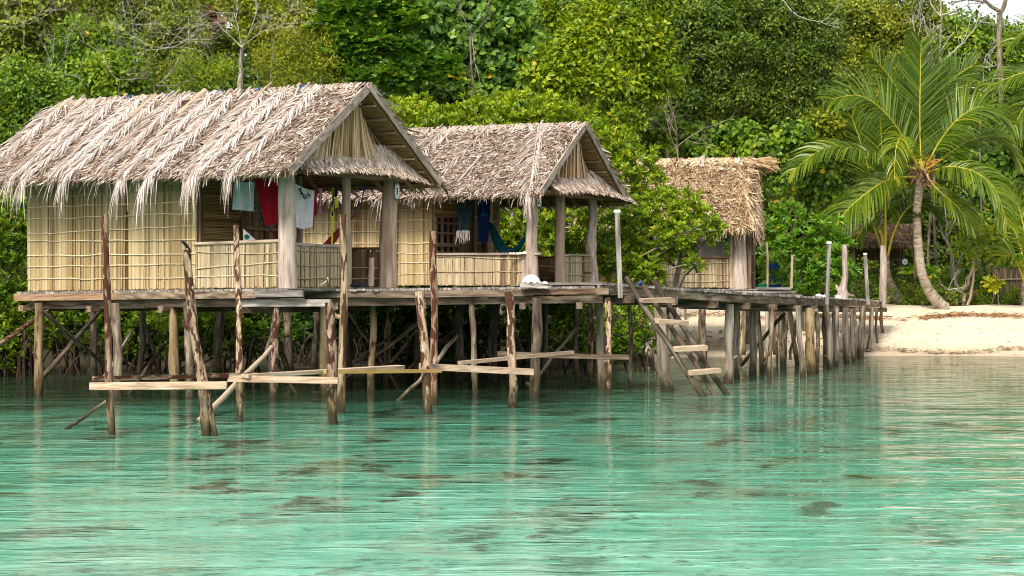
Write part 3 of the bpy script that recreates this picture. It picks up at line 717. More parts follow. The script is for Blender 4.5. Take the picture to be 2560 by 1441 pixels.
def reed_wall(parent, name, m, a, b, h0, h1_, out, bats, bm='batten', z0=(0.0, 0.0), reed=0.034, backing='under', ragged=0.03, bat_jit=0.035):
    """wall of upright reeds from a to b (x,y), tops h0..h1_, held by horizontal bamboo battens"""
    a = np.array([*a, 0.0]); b = np.array([*b, 0.0]); L = np.linalg.norm(b - a); t = (b - a) / L
    out = nrm(np.array([*out, 0.0]))
    n = max(2, int(L / reed))
    mb = MB()
    s = (np.arange(n) + 0.5) * L / n + rng.normal(0, reed * 0.12, n)
    f = s / L
    bot = z0[0] + (z0[1] - z0[0]) * f + rng.random(n) * ragged; top = h0 + (h1_ - h0) * f + rng.random(n) * ragged
    yaw = rng.normal(0, 0.22, n); ln = rng.normal(0, reed * .3, n)
    K = 4; kk = np.linspace(0, 1, K)
    pts = a + t * s[:, None, None] + np.zeros((n, K, 3))
    pts = pts + t * (ln[:, None] * np.sin(kk * 3 + rng.random((n, 1)) * 6))[..., None] + out * (0.004 + rng.random(n) * 0.018)[:, None, None]
    pts[..., 2] = bot[:, None] + (top - bot)[:, None] * kk
    wv = (t * np.cos(yaw)[:, None] + out * np.sin(yaw)[:, None]) * (L / n * rng.uniform(0.58, 0.74, n))[:, None]
    side = np.repeat(wv[:, None], K, 1)
    tint = np.clip(0.5 + rng.normal(0, 0.21, n) + 0.10 * np.sin(s * 2.1 + 1) + 0.04 * np.sin(s * 9.3) + (rng.random(n) < 0.05) * -0.3, 0, 1)
    mb.ribbons(pts, side, tint, smooth=False)
    wl = part(mb, name, M[m], parent, local=True)
    bk = MB()
    c = [a - out * 0.035, b - out * 0.035, b - out * 0.005, a - out * 0.005]
    bk.box8(np.array([c[0] + (0, 0, z0[0]), c[1] + (0, 0, z0[1]), c[2] + (0, 0, z0[1]), c[3] + (0, 0, z0[0]), c[0] + (0, 0, h0 - .03), c[1] + (0, 0, h1_ - .03), c[2] + (0, 0, h1_ - .03), c[3] + (0, 0, h0 - .03)]))
    part(bk, 'backing', M[backing], wl, local=True)
    for z in bats:
        k = max(6, int(L / 0.35)); pts = []
        j = rng.normal(0, bat_jit, 2)
        for i in range(k):
            q = i / (k - 1)
            pts.append(a + t * L * q + out * 0.024 + np.array([0, 0, z + (z0[0] + (z0[1] - z0[0]) * q) + j[0] + (j[1] - j[0]) * q + random.gauss(0, 0.009)]))
        bb = MB(); rr = 0.0125 * random.uniform(0.85, 1.15)
        bb.tube(pts, rr * (1 + 0.25 * (rng.random(k) < 0.2)), 6)
        part(bb, 'batten', M[bm], wl, local=True)
    return wl

def post(parent, u, v, h, r0, r1, m, name='post', wob=0.015, z0=-0.02, lean=(0, 0), knob=None):
    mb = MB(); k = 12
    pts = trunk_pts((u, v, z0), (u + lean[0], v + lean[1], h), wob, k)
    rad = np.linspace(r0, r1, k) * (1 + 0.05 * (rng.random(k) - .5))
    if knob is not None:
        rad = rad * (1 + 0.3 * np.exp(-((np.linspace(0, 1, k) - knob) / 0.08) ** 2))
    mb.tube(pts, rad, 14, rough=0.025)
    return part(mb, name, M[m], parent, local=True)

def roof(parent, u0, u1, W, fronds, n_strips, hang=2.15, ridge=3.86, half=2.5, pal='thatch', ov_v=None, strip=None, front_tone=None):
    vm = W / 2
    ap = lambda u: np.array([u, vm, ridge])
    df = nrm(np.array([0, -half, hang - ridge])); db = nrm(np.array([0, half, hang - ridge]))
    D = math.hypot(half, ridge - hang)
    th = np.array([0, 0, -0.13])
    mb = MB()
    for d in (df, db):
        e = d * D
        a, b = ap(u0), ap(u1 - 0.03)
        off = np.array([0, 0.002 * np.sign(d[1]), 0])
        mb.box8(np.array([a + th + off, b + th + off, b + th + e, a + th + e, a + off, b + off, b + e, a + e]))
    rf = part(mb, 'roof', M['under'], parent, local=True)
    mb = MB()
    al = np.array([1.0, 0, 0])
    st = strip or {}
    strips_on_plane(mb, ap(u0), al, df, u1 - u0 - 0.1, D + 0.05, n_strips, tone=front_tone, **st)
    strips_on_plane(mb, ap(u0), al, db, u1 - u0, D + 0.05, n_strips // 6, ln=(0.3, 0.6), wd=(0.02, 0.04))
    # ridge cap
    n = int((u1 - u0) * 110)
    s = u0 + rng.random(n) * (u1 - u0); sg = rng.choice([-1, 1], n); l2 = rng.uniform(0.15, 0.45, n)
    K = 4; pts = []
    for k in range(K):
        q = -0.3 + 1.3 * k / (K - 1)
        yy = vm + sg * q * l2 * 0.82
        pts.append(np.stack([s + q * rng.normal(0, 0.10, n), yy, ridge + 0.09 + rng.random(n) * 0.05 - np.abs(yy - vm) * 0.70], 1))
    pts = np.stack(pts, 1)
    mb.ribbons(pts, np.repeat((np.array([[1.0, 0, 0.0]]) * rng.uniform(0.010, 0.024, n)[:, None])[:, None], K, 1), np.clip(rng.normal(0.55, 0.22, n), 0, 1))
    fringe(mb, ap(u0) + df * D, al, u1 - u0, int((u1 - u0) * 120), df)
    fringe(mb, ap(u0) + db * D, al, u1 - u0, int((u1 - u0) * 60), db)
    for e in (u0,):                                        # ragged far end
        strips_on_plane(mb, ap(e - 0.05), al, df, 0.12, D, 300, ang=1.0); strips_on_plane(mb, ap(e - 0.05), al, db, 0.12, D, 200, ang=1.0)
    part(mb, 'thatch', M[pal], rf, local=True)
    for (uu, kw) in fronds:
        m2 = roof_frond(ap(uu), al, df, D, **kw)
        part(m2, 'palm_frond', M['frond' if pal == 'thatch' else 'newthatch'], rf, local=True)
    for k in range(7):                                     # purlins under the lining
        for d in (df, db):
            q = D * (0.10 + 0.14 * k); p0 = np.array([u0 + .1, vm, ridge]) + d * q + (0, 0, -0.165); p1 = p0 + np.array([u1 - u0 - .12, 0, 0])
            if d is df and k not in (0, 5, 6): continue
            b2 = MB(); b2.beam(p0, p1, 0.05, 0.04); part(b2, 'purlin', M['framewood'], rf, local=True)
    for uu in (u1 - 0.55, u1 - 1.3, u1 - 2.1, u1 - 2.9):
        for d in (df, db):
            b2 = MB(); a = np.array([uu, vm, ridge - 0.22]) + d * 0.1; b2.beam(a, a + d * (D - 0.2), 0.06, 0.07, up=(1, 0, 0)); part(b2, 'rafter', M['framewood'], rf, local=True)
    return rf, ap, df, db, D

def gable(parent, rf, u1, W, ridge=3.86, hang=2.15, half=2.5, ug=-0.05, skirt=(2.78, 2.24), su=0.62, svr=(-0.35, 0.5)):
    vm = W / 2; D = math.hypot(half, ridge - hang)
    for sg in (-1, 1):
        mb = MB()
        d = nrm(np.array([0, sg * half, hang - ridge]))
        a = np.array([u1 + 0.012 * sg, vm, ridge + 0.02]); b = a + d * (D + 0.08)
        mb.beam(a - d * 0.02, b, 0.032, 0.17, up=np.cross(d, (1, 0, 0)), jit=0.006)
        part(mb, 'barge_board', M['board'], rf, local=True)
    sl = (ridge - hang) / half
    mb = MB()
    n = 620
    v = vm + rng.uniform(-1.75, 1.75, n)
    zt = ridge - 0.17 - np.abs(v - vm) * sl; zb = np.full(n, skirt[0] - 0.35)
    K = 5; kk = np.linspace(0, 1, K)
    fan = (v - vm) * 0.16 + rng.normal(0, 0.05, n)
    pts = np.zeros((n, K, 3))
    ut = 0.40 - 0.50 * np.clip((v - vm + 0.15) / 1.6, 0, 1)
    pts[..., 0] = (ut + rng.random(n) * 0.06)[:, None] + (0.40 - ut)[:, None] * kk ** 1.3
    pts[..., 1] = v[:, None] + fan[:, None] * kk
    pts[..., 2] = zt[:, None] + (np.minimum(zb, zt - .05) - zt)[:, None] * kk
    side = np.zeros((n, K, 3)); side[..., 1] = rng.uniform(0.012, 0.024, n)[:, None]; side[..., 0] = rng.normal(0, 0.008, n)[:, None]
    mb.ribbons(pts, side, np.clip(rng.normal(0.5, 0.3, n), 0, 1))
    gs = part(mb, 'gable_screen', M['gable'], parent, local=True)
    bk = MB()
    hw = (ridge - 0.2 - (skirt[0] - 0.35)) / sl
    hw2 = 1.75
    zq = ridge - 0.2 - hw2 * sl
    for sg in (-1, 1):
        bk.box8(np.array([(ug - .22, vm, skirt[0] - .35), (ug - .19, vm, skirt[0] - .35), (ug - .19, vm + sg * hw2, skirt[0] - .35), (ug - .22, vm + sg * hw2, skirt[0] - .35),
                          (ug - .22, vm, ridge - .2), (ug - .19, vm, ridge - .2), (ug - .19, vm + sg * hw2, max(zq, skirt[0] - .33)), (ug - .22, vm + sg * hw2, max(zq, skirt[0] - .33))]))
    part(bk, 'backing', M['under'], gs, local=True)
    # flaring thatch skirt under the gable
    v0, v1 = svr[0], W + svr[1]
    mb = MB(); n = 2300
    v = rng.uniform(v0, v1, n); q0 = rng.uniform(-0.08, 0.86, n); ll = rng.uniform(0.18, 0.4, n)
    def surf(q, v):
        e = np.abs((v - vm) / (W / 2 + 0.4))
        x = ug + 0.36 + (su - 0.28) * q
        z = skirt[0] + (skirt[1] - skirt[0]) * (1 - (1 - np.clip(q, -1, 1.3)) ** 1.6 * np.sign(1 - np.clip(q, -1, .999))) - 0.10 * e ** 2
        return np.stack([x, v, z], -1)
    K = 4; pts = []; a = rng.normal(0, 0.3, n)
    for k in range(K):
        q = q0 + ll / 0.8 * k / (K - 1)
        p = surf(np.minimum(q, 1.0), v + np.sin(a) * ll * k / (K - 1)); p[:, 2] += 0.02 + rng.random(n) * 0.03 - np.clip(q - 1, 0, 1) * 0.35; p[:, 0] += np.clip(q - 1, 0, 1) * 0.3
        pts.append(p)
    pts = np.stack(pts, 1)
    side = np.zeros((n, K, 3)); side[..., 1] = (rng.uniform(0.010, 0.02, n)[:, None] * np.array([.8, 1, .8, .3])); side[..., 2] = rng.normal(0, 0.006, n)[:, None]
    mb.ribbons(pts, side, np.clip(rng.normal(0.52, 0.23, n), 0, 1))
    sk = part(mb, 'thatch_skirt', M['thatch'], parent, local=True)
    bk = MB(); qs = np.linspace(0, 1, 7); vs = np.linspace(v0, v1, 9); g = np.array([[surf(np.array(q), np.array(x)) + (0, 0, -0.03) for x in vs] for q in qs])
    idx = np.arange(6)[:, None] * 9 + np.arange(8)[None]
    bk.add(g.reshape(-1, 3), np.stack([idx, idx + 1, idx + 10, idx + 9], -1).reshape(-1, 4)); bk.add(g.reshape(-1, 3) - (0, 0, .03), np.stack([idx, idx + 9, idx + 10, idx + 1], -1).reshape(-1, 4))
    part(bk, 'lining', M['under'], sk, local=True)
    mb = MB(); mb.tube(trunk_pts((ug + 0.12, -0.35, 2.22), (ug + 0.12, W + 0.5, 2.20), 0.015, 8), 0.065, 8); part(mb, 'tie_beam', M['framewood'], parent, local=True)
    mb = MB(); mb.tube(trunk_pts((ug + 0.55, -0.3, 2.20), (ug + 0.55, W + 0.4, 2.16), 0.015, 8), 0.03, 8); part(mb, 'tie_beam', M['framewood'], parent, local=True)
    for vv in (0.6, 1.5, 2.4, W + .2):
        mb = MB(); mb.beam((ug - .2, vv, 2.34), (ug + 0.66, vv + 0.1, 2.16), 0.05, 0.06); part(mb, 'bracket', M['framewood'], parent, local=True)

# ---------------------------------------------------------------- hut with the laundry (number 1)
W1 = 3.34
hut = thing('thatched_hut', 'nearest and largest thatched hut, woven walls, washing hung in its porch', 'hut', (H1X, H1Y, DECK), 'thatched huts over the water', -A30)
fr = []
for i, uu in enumerate([-6.95, -6.15, -5.55, -4.95, -4.3, -3.85, -3.15, -2.5, -1.9, -1.15, -0.45]):
    big = i % 2 == 0 or i > 5
    fr.append((uu + random.gauss(0, 0.05), dict(Lr=random.uniform(3.3, 3.7) if big else random.uniform(2.6, 3.1), yaw=random.gauss(-0.02, 0.06), n=150, reach=random.uniform(0.6, 0.85), both=(1.0, 0.7), start=-0.08, tint_shift=random.uniform(-0.08, 0.15))))
rf, ap, df, db, D = roof(hut, -7.12, 0.72, W1, fr, 30000)
gable(hut, rf, 0.74, W1)
for (uu, s0, ln, rr) in [(-6.9, -0.1, 0.7, 0.04), (-4.55, 0.05, 0.95, 0.055), (-3.3, -0.02, 1.05, 0.068), (-6.5, 0.0, 0.6, 0.03), (-4.05, -0.15, 0.5, 0.02), (-1.75, -0.2, 0.5, 0.02)]:
    mb = MB(); o = np.array([uu, W1 / 2, 3.86 + 0.11]); a = o + df * s0; b = o + df * (s0 + ln) + (0, 0, 0.02)
    mb.tube(np.linspace(a, b, 6), rr * np.array([1, 1.02, 1.06, 1.0, 1.04, 1.0]), 10); part(mb, 'bamboo_weight', M['bamboo'], rf, local=True)
for uu in (-6.7, -5.5, -4.2, -3.9, -2.65, -2.2, -1.0, -0.75):
    mb = MB(); mb.beam(np.array([uu, W1 / 2, 3.92]) + df * 0.35, np.array([uu + random.gauss(0.02, .05), W1 / 2, 3.94]) - df * random.uniform(0.1, 0.22), 0.05, 0.03); part(mb, 'ridge_stick', M['board'], rf, local=True)
for uu in (-6.55, -5.3, -4.15, -2.95, -1.95, -0.85):
    mb = MB(); mb.tube([np.array([uu, 1.55, 3.90]), np.array([uu + .05, 1.67, 3.985]), np.array([uu + .1, 1.80, 3.90])], 0.018, 5); part(mb, 'rope_tie', cloth('blue_rope_tie', (0.03, 0.10, 0.30)) if 'blue_rope_tie' not in bpy.data.materials else bpy.data.materials['blue_rope_tie'], rf, local=True)

BT = [0.24, 0.48, 0.72, 0.96, 1.19, 1.42, 1.66, 1.90, 2.13]
reed_wall(hut, 'wall', 'reed', (-6.52, 0), (-2.15, 0), 2.28, 2.28, (0, -1), BT, z0=(-0.09, -0.03))
reed_wall(hut, 'wall', 'reed', (-6.52, W1), (-6.52, 0), 2.28, 2.28, (-1, 0), BT[::2], z0=(-0.09, -0.09))
reed_wall(hut, 'wall', 'reedbrown', (-6.52, W1), (-2.15, W1), 2.28, 2.28, (0, 1), BT[::3])
reed_wall(hut, 'parapet', 'reedpale', (-2.15, -0.01), (-0.16, -0.01), 0.79, 0.84, (0, -1), [0.22, 0.46, 0.70], z0=(-0.02, 0.0))
reed_wall(hut, 'parapet', 'reedpale', (0.0, 0.16), (0.0, 1.9), 0.81, 0.77, (1, 0), [0.20, 0.43, 0.66], reed=0.026, bm='greybatten')
reed_wall(hut, 'parapet', 'reedbrown', (-2.12, W1), (0.0, W1), 0.74, 0.74, (0, -1), [0.2, 0.48], backing='under')
mb = MB(); mb.tube(trunk_pts((-2.2, -0.03, 0.84), (-0.1, -0.03, 0.88), 0.008, 7), 0.035, 8); part(mb, 'top_rail', M['bamboo'], hut, local=True)
mb = MB(); mb.beam((0.0, 0.1, 0.83), (0.0, 1.95, 0.79), 0.09, 0.05); part(mb, 'top_rail', M['board'], hut, local=True)
mb = MB(); mb.beam((-2.15, W1, 0.78), (0.0, W1, 0.78), 0.10, 0.06); part(mb, 'top_rail', M['darkwood'], hut, local=True)
mb = MB(); mb.beam((-1.2, W1 - 0.06, 0), (-1.2, W1 - 0.06, 0.75), 0.10, 0.06, up=(0, 1, 0)); part(mb, 'upright', M['darkwood'], hut, local=True)
# cross wall facing the porch: blind, door frame, door leaf
reed_wall(hut, 'wall', 'reedbrown', (-2.15, 1.42), (-2.15, W1), 2.35, 2.35, (1, 0), [0.35, 0.95, 1.55, 2.1], reed=0.06)
reed_wall(hut, 'wall', 'reedbrown', (-2.18, 0.0), (-2.18, 1.42), 0.8, 0.8, (1, 0), [0.4])
mb = MB(); N = 52; z = np.linspace(0.82, 2.25, N); pts = np.zeros((N, 2, 3)); pts[:, 0] = np.stack([np.full(N, -2.11), np.full(N, 0.14), z], 1); pts[:, 1] = np.stack([np.full(N, -2.11), np.full(N, 1.3), z + rng.normal(0, .004, N)], 1)
sd = np.zeros((N, 2, 3)); sd[..., 2] = 0.011; sd[..., 0] = -0.007
mb.ribbons(pts, sd, rng.random(N)); bl = part(mb, 'blind', M['blind'], hut, local=True)
mb = MB(); mb.beam((-2.15, 0.12, 1.53), (-2.15, 1.32, 1.53), 0.015, 1.44); part(mb, 'backing', M['darkwood'], bl, local=True)
for vv, wdt in ((0.05, 0.10), (1.38, 0.09), (2.1, 0.07), (2.75, 0.08)):
    mb = MB(); mb.beam((-2.08, vv, 0), (-2.08, vv, 2.35), wdt, 0.06, up=(1, 0, 0)); part(mb, 'door_frame', M['darkwood'], hut, local=True)
mb = MB(); mb.beam((-2.07, 1.4, 1.18), (-2.07, 2.75, 1.16), 0.05, 0.06); part(mb, 'door_rail', M['framewood'], hut, local=True)
post(hut, 0, 0, 2.28, 0.185, 0.150, 'greypost', wob=0.012)
post(hut, 0, 1.97, 2.30, 0.095, 0.085, 'tanpost', wob=0.012, lean=(-0.03, 0))
post(hut, 0.02, W1, 2.24, 0.195, 0.150, 'tanpost', wob=0.03, lean=(0.10, 0.02))
post(hut, -2.15, W1, 2.3, 0.08, 0.07, 'tanpost'); post(hut, -6.52, W1, 2.3, 0.08, 0.07, 'tanpost')
mb = MB(); mb.beam((-7.0, -0.02, 2.33), (0.4, -0.02, 2.33), 0.08, 0.09); part(mb, 'wall_plate', M['framewood'], hut, local=True)
mb = MB(); mb.beam((-7.0, W1, 2.33), (0.4, W1, 2.33), 0.08, 0.09); part(mb, 'wall_plate', M['framewood'], hut, local=True)

# ---------------------------------------------------------------- hut with the green hammock (number 2)
A26 = R(26.0); W2 = 3.5
def h2(u, v, z=0.0):
    return np.array([0.47 + u * math.cos(A26) + v * math.sin(A26), 47.0 - u * math.sin(A26) + v * math.cos(A26), 2.06 + z])
hut2 = thing('thatched_hut', 'middle thatched hut with a green hammock and dark cloths in its porch', 'hut', (0.47, 47.0, 2.06), 'thatched huts over the water', -A26)
fr = [(-5.2, dict(Lr=2.6, yaw=0.05, n=36, reach=0.55, both=(0.7, 0.8), tint_shift=-0.15)), (-3.2, dict(Lr=3.1, yaw=-0.1, n=60, reach=0.8, both=(0.9, 1.0), tint_shift=-0.1)), (-2.0, dict(Lr=2.1, yaw=-0.12, n=30, reach=0.5, both=(0.5, 0.5), tint_shift=-0.1)),
      (-0.62, dict(Lr=3.5, yaw=0.30, n=64, reach=0.8, both=(0.9, 1.0), tint_shift=-0.05))]
rf2, ap2, df2, db2, D2 = roof(hut2, -7.1, 0.60, W2, fr, 30000, strip=dict(ang=0.55, lift=0.07))
gable(hut2, rf2, 0.62, W2, su=0.74, svr=(-0.1, 0.95))
for (uu, s0, ln, wd) in [(-4.6, 0.0, 0.9, 0.13), (-2.95, 0.02, 0.85, 0.12), (-0.35, 0.05, 1.15, 0.17), (-5.2, 0.05, 0.7, 0.08), (-1.6, 1.5, 1.2, 0.05)]:
    mb = MB(); o = np.array([uu, W2 / 2, 3.975]); mb.beam(o + df2 * s0, o + df2 * (s0 + ln) + np.array([-0.12, 0, 0]), wd, 0.03, up=np.cross(df2, (1, 0, 0))); part(mb, 'roof_board', M['board'], rf2, local=True)
mb = MB(); mb.tube(trunk_pts((-6.9, W2 / 2 - 0.12, 3.88), (0.4, W2 / 2 - 0.12, 3.88), 0.01, 10), 0.014, 6); part(mb, 'ridge_stick', M['bamboo'], rf2, local=True)
for uu in (-2.0, -0.62, -3.4):
    mb = MB(); mb.beam(np.array([uu, W2 / 2, 3.93]) + df2 * 0.3, np.array([uu + 0.03, W2 / 2, 3.96]) - df2 * 0.15, 0.04, 0.03); part(mb, 'ridge_stick', M['board'], rf2, local=True)
BT2 = [0.27, 0.52, 0.79, 1.07, 1.35, 1.62, 1.88, 2.12]
reed_wall(hut2, 'wall', 'reed', (-6.5, 0), (-2.67, 0), 2.28, 2.28, (0, -1), BT2, reed=0.042, z0=(-0.03, 0))
reed_wall(hut2, 'wall', 'reed', (-2.66, -0.01), (-2.66, 0.16), 2.28, 2.28, (1, 0), [1.07, 1.62])
reed_wall(hut2, 'wall', 'reed', (-6.5, W2), (-6.5, 0), 2.28, 2.28, (-1, 0), BT2[::2])
reed_wall(hut2, 'wall', 'reedbrown', (-6.5, W2), (-2.67, W2), 2.28, 2.28, (0, 1), BT2[::3])
reed_wall(hut2, 'wall', 'reed', (-2.66, 2.75), (-2.66, W2), 2.35, 2.35, (1, 0), BT2)
reed_wall(hut2, 'wall', 'reedbrown', (-2.66, 0.16), (-2.66, 1.25), 0.82, 0.82, (1, 0), [0.4])
reed_wall(hut2, 'wall', 'reedbrown', (-2.72, 1.25), (-2.72, 2.75), 2.3, 2.3, (1, 0), [0.5, 1.1, 1.7])
mb = MB(); mb.beam((-2.75, 0.16, 1.2), (-2.75, 1.25, 1.2), 0.02, 0.9); wn = part(mb, 'window', M['black'], hut2, local=True)  # black sheet stands in for the dark room behind the lattice
for vv in (0.2, 0.5, 0.82, 1.12):
    mb = MB(); mb.beam((-2.66, vv, 0.82), (-2.66, vv, 1.72), 0.055, 0.05, up=(1, 0, 0)); part(mb, 'lattice_bar', M['framewood'], wn, local=True)
for zz, tk in ((0.99, 0.09), (1.27, 0.045), (1.52, 0.05), (1.72, 0.13)):
    mb = MB(); mb.beam((-2.62, 0.1, zz), (-2.62, 1.35, zz + random.gauss(0, .01)), 0.035, tk); part(mb, 'lattice_bar', M['framewood'], wn, local=True)
mb = MB(); N = 20; z = np.linspace(1.82, 2.25, N); pts = np.zeros((N, 2, 3)); pts[:, 0] = np.stack([np.full(N, -2.6), np.full(N, 0.12), z], 1); pts[:, 1] = np.stack([np.full(N, -2.6), np.full(N, 1.3), z + rng.normal(0, .006, N)], 1)
sd = np.zeros((N, 2, 3)); sd[..., 2] = 0.013; sd[..., 0] = -0.007
mb.ribbons(pts, sd, rng.random(N)); bl = part(mb, 'blind', M['blind'], hut2, local=True)
mb = MB(); mb.tube([(-2.58, 0.1, 1.80), (-2.58, 1.3, 1.80)], 0.06, 10); part(mb, 'rolled_end', M['blind'], bl, local=True)
for vv in (1.32, 2.05, 2.72):
    mb = MB(); mb.beam((-2.6, vv, 0), (-2.6, vv, 2.3), 0.09, 0.06, up=(1, 0, 0)); part(mb, 'door_frame', M['darkwood'], hut2, local=True)
reed_wall(hut2, 'parapet', 'reedpale', (-2.62, -0.02), (-0.02, -0.02), 0.73, 0.73, (0, -1), [0.32, 0.60], bm='greybatten', reed=0.045)
reed_wall(hut2, 'parapet', 'reedpale', (0.0, 1.75), (0.0, W2 - .1), 0.70, 0.72, (1, 0), [0.24, 0.58], bm='greybatten', reed=0.026)
reed_wall(hut2, 'parapet', 'reedbrown', (-2.6, W2), (0.0, W2), 0.68, 0.68, (0, -1), [0.2, 0.5], backing='under')
mb = MB(); mb.beam((-2.7, -0.03, 0.76), (0.25, -0.03, 0.75), 0.14, 0.05); part(mb, 'top_rail', M['board'], hut2, local=True)
mb = MB(); mb.beam((0, 1.7, 0.74), (0, W2, 0.76), 0.10, 0.05); part(mb, 'top_rail', M['board'], hut2, local=True)
mb = MB(); mb.beam((-2.6, W2, 0.71), (0, W2, 0.71), 0.10, 0.05); part(mb, 'top_rail', M['darkwood'], hut2, local=True)
mb = MB(); mb.beam((-1.1, W2 - .35, 0.32), (0.05, W2 - .35, 0.32), 0.4, 0.04); part(mb, 'shelf', M['darkwood'], hut2, local=True)
post(hut2, 0, 0, 2.28, 0.155, 0.125, 'greypost', wob=0.015); mb = MB(); mb.beam((-0.17, -0.02, 0), (-0.17, -0.02, 0.73), 0.12, 0.06, up=(0, 1, 0)); part(mb, 'upright', M['board'], hut2, local=True)
post(hut2, 0.0, 1.58, 2.28, 0.135, 0.115, 'tanpost', wob=0.012); post(hut2, 0.05, W2, 2.28, 0.135, 0.105, 'greypost', wob=0.05, lean=(-0.08, 0), knob=0.45)
post(hut2, -2.66, W2, 2.3, 0.09, 0.08, 'tanpost', wob=0.04)
mb = MB(); mb.beam((-7.0, -0.02, 2.33), (0.4, -0.02, 2.33), 0.08, 0.09); part(mb, 'wall_plate', M['framewood'], hut2, local=True)
mb = MB(); mb.beam((-7.0, W2, 2.33), (0.4, W2, 2.33), 0.08, 0.09); part(mb, 'wall_plate', M['framewood'], hut2, local=True)

# ---------------------------------------------------------------- hut behind the mangrove bush (golden, steep thatch)
A8 = R(9.0)
X3, Y3 = P(1850, 0, 57.0)[0], 57.0
def h3(u, v, z=0.0):
    return np.array([X3 + u * math.cos(A8) + v * math.sin(A8), Y3 - u * math.sin(A8) + v * math.cos(A8), 1.97 + z])
hut3 = thing('thatched_hut', 'third hut with steep golden shaggy thatch, half hidden behind the mangrove bush', 'hut', (X3, Y3, 1.97), 'thatched huts over the water', -A8)
W3 = 3.0
fr = [(-3.9, dict(Lr=2.6, yaw=0.12, n=48, reach=0.7, both=(1, 1), tint_shift=-0.1)), (-2.2, dict(Lr=2.3, yaw=-0.05, n=44, reach=0.6, both=(1, 1), tint_shift=-0.25)), (-0.35, dict(Lr=2.7, yaw=0.25, n=56, reach=0.75, both=(1, 1), tint_shift=-0.1))]
rf3, ap3, df3, db3, D3 = roof(hut3, -4.6, 0.35, W3, fr, 13000, hang=1.75, ridge=3.70, half=2.1, pal='newthatch', strip=dict(ang=0.55, lift=0.14, wd=(0.010, 0.022), ln=(0.25, 0.5)))
mb = MB()
fringe(mb, ap3(-4.6) + df3 * D3, (1, 0, 0), 5.0, 650, df3, ln=(0.3, 0.6), wd=(0.014, 0.03), tint_shift=0.05)
n = 1100                                                    # shaggy right end and ridge tuft
v = rng.uniform(-0.5, 3.5, n); z = 3.6 - np.abs(v - 1.5) * 0.93 - rng.random(n) * 0.3 - 0.8 * rng.random(n) * (np.abs(v - 1.5) < 1.2)
p = np.stack([np.full(n, 0.38) + rng.random(n) * 0.08, v, z], 1); d = nrm(np.stack([rng.normal(0.25, .2, n), rng.normal(-0.1, .5, n), np.full(n, -1.0)], 1)); ll = rng.uniform(0.22, 0.42, n)
pts = np.stack([p + d * (ll * k / 3)[:, None] for k in range(4)], 1); side = np.zeros((n, 4, 3)); side[..., 1] = rng.uniform(.014, .028, n)[:, None]; side[..., 0] = rng.uniform(.0, .012, n)[:, None]
mb.ribbons(pts, side, np.clip(rng.normal(0.45, 0.22, n), 0, 1))
n = 160; p = np.stack([rng.uniform(0.0, 0.4, n), 1.5 + rng.normal(0.2, 0.22, n), 3.62 + rng.random(n) * 0.12], 1); d = nrm(np.stack([np.full(n, 1.0), rng.normal(0.15, .25, n), rng.normal(-0.12, .16, n)], 1)); ll = rng.uniform(0.4, 0.8, n)
pts = np.stack([p + d * (ll * k / 3)[:, None] - np.array([0, 0, 0.05]) * k * k / 9 for k in range(4)], 1); side = np.zeros((n, 4, 3)); side[..., 2] = rng.uniform(.01, .022, n)[:, None]
mb.ribbons(pts, side, np.clip(rng.normal(0.35, 0.22, n), 0, 1))
part(mb, 'shaggy_edge', M['newthatch'], rf3, local=True)
for uu in (-2.9, -1.15):
    mb = MB(); mb.beam(np.array([uu, W3 / 2, 3.86]), np.array([uu, W3 / 2, 3.90]) + df3 * 0.55, 0.12, 0.03, up=np.cross(df3, (1, 0, 0))); part(mb, 'roof_board', M['board'], rf3, local=True)
for uu in (-3.9, -2.2, -0.35, 0.3):
    mb = MB(); mb.beam(np.array([uu, W3 / 2, 3.75]), np.array([uu + .03, W3 / 2 - .05, 4.0]), 0.05, 0.05, up=(0, 1, 0)); part(mb, 'ridge_stick', M['darkwood'], rf3, local=True)
reed_wall(hut3, 'wall', 'reedbrown', (-4.3, 0.6), (-1.3, 0.6), 1.9, 1.9, (0, -1), [0.6, 1.2])
reed_wall(hut3, 'parapet', 'reedpale', (-2.3, 0.0), (-0.1, 0.0), 0.83, 0.83, (0, -1), [0.2, 0.45, 0.68], bm='greybatten')
reed_wall(hut3, 'wall', 'reedbrown', (0.25, 0.5), (0.25, 2.6), 2.1, 2.1, (1, 0), [0.5, 1.0, 1.5])
mb = MB(); mb.beam((-2.4, -0.02, 0.87), (-0.1, -0.02, 0.87), 0.08, 0.06); part(mb, 'top_rail', M['framewood'], hut3, local=True)
post(hut3, 0, 0, 1.9, 0.22, 0.17, 'greypost'); post(hut3, -0.25, -0.05, 1.9, 0.06, 0.055, 'tanpost'); post(hut3, 0.25, 0.05, 1.9, 0.07, 0.06, 'beamwood'); post(hut3, 0.3, 2.6, 2.6, 0.05, 0.05, 'beamwood'); post(hut3, 0.75, 0.6, 1.3, 0.04, 0.035, 'tanpost'); post(hut3, 1.45, 0.8, 0.95, 0.04, 0.035, 'tanpost')
mb = MB()
for k in range(34):
    mb.beam((-4.5 + k * 0.15, -0.45, -0.05), (-4.5 + k * 0.15, 2.9, -0.05), 0.14, 0.045, jit=.004)
part(mb, 'deck', M['deckwood'], hut3, local=True)
mb = MB(); mb.beam((-4.5, -0.46, -0.15), (0.55, -0.46, -0.15), 0.06, 0.12); part(mb, 'edge_beam', M['board'], hut3, local=True)
for k, (zz, w0) in enumerate([(-0.22, 0.9), (-0.12, 0.75), (-0.02, 0.6)]):
    mb = MB(); mb.beam((0.45, -0.2 + k * .1, zz), (0.45 + w0 + .4, -0.2 + k * .1, zz), 0.3, 0.07); part(mb, 'step', M['deckwood'], hut3, local=True)
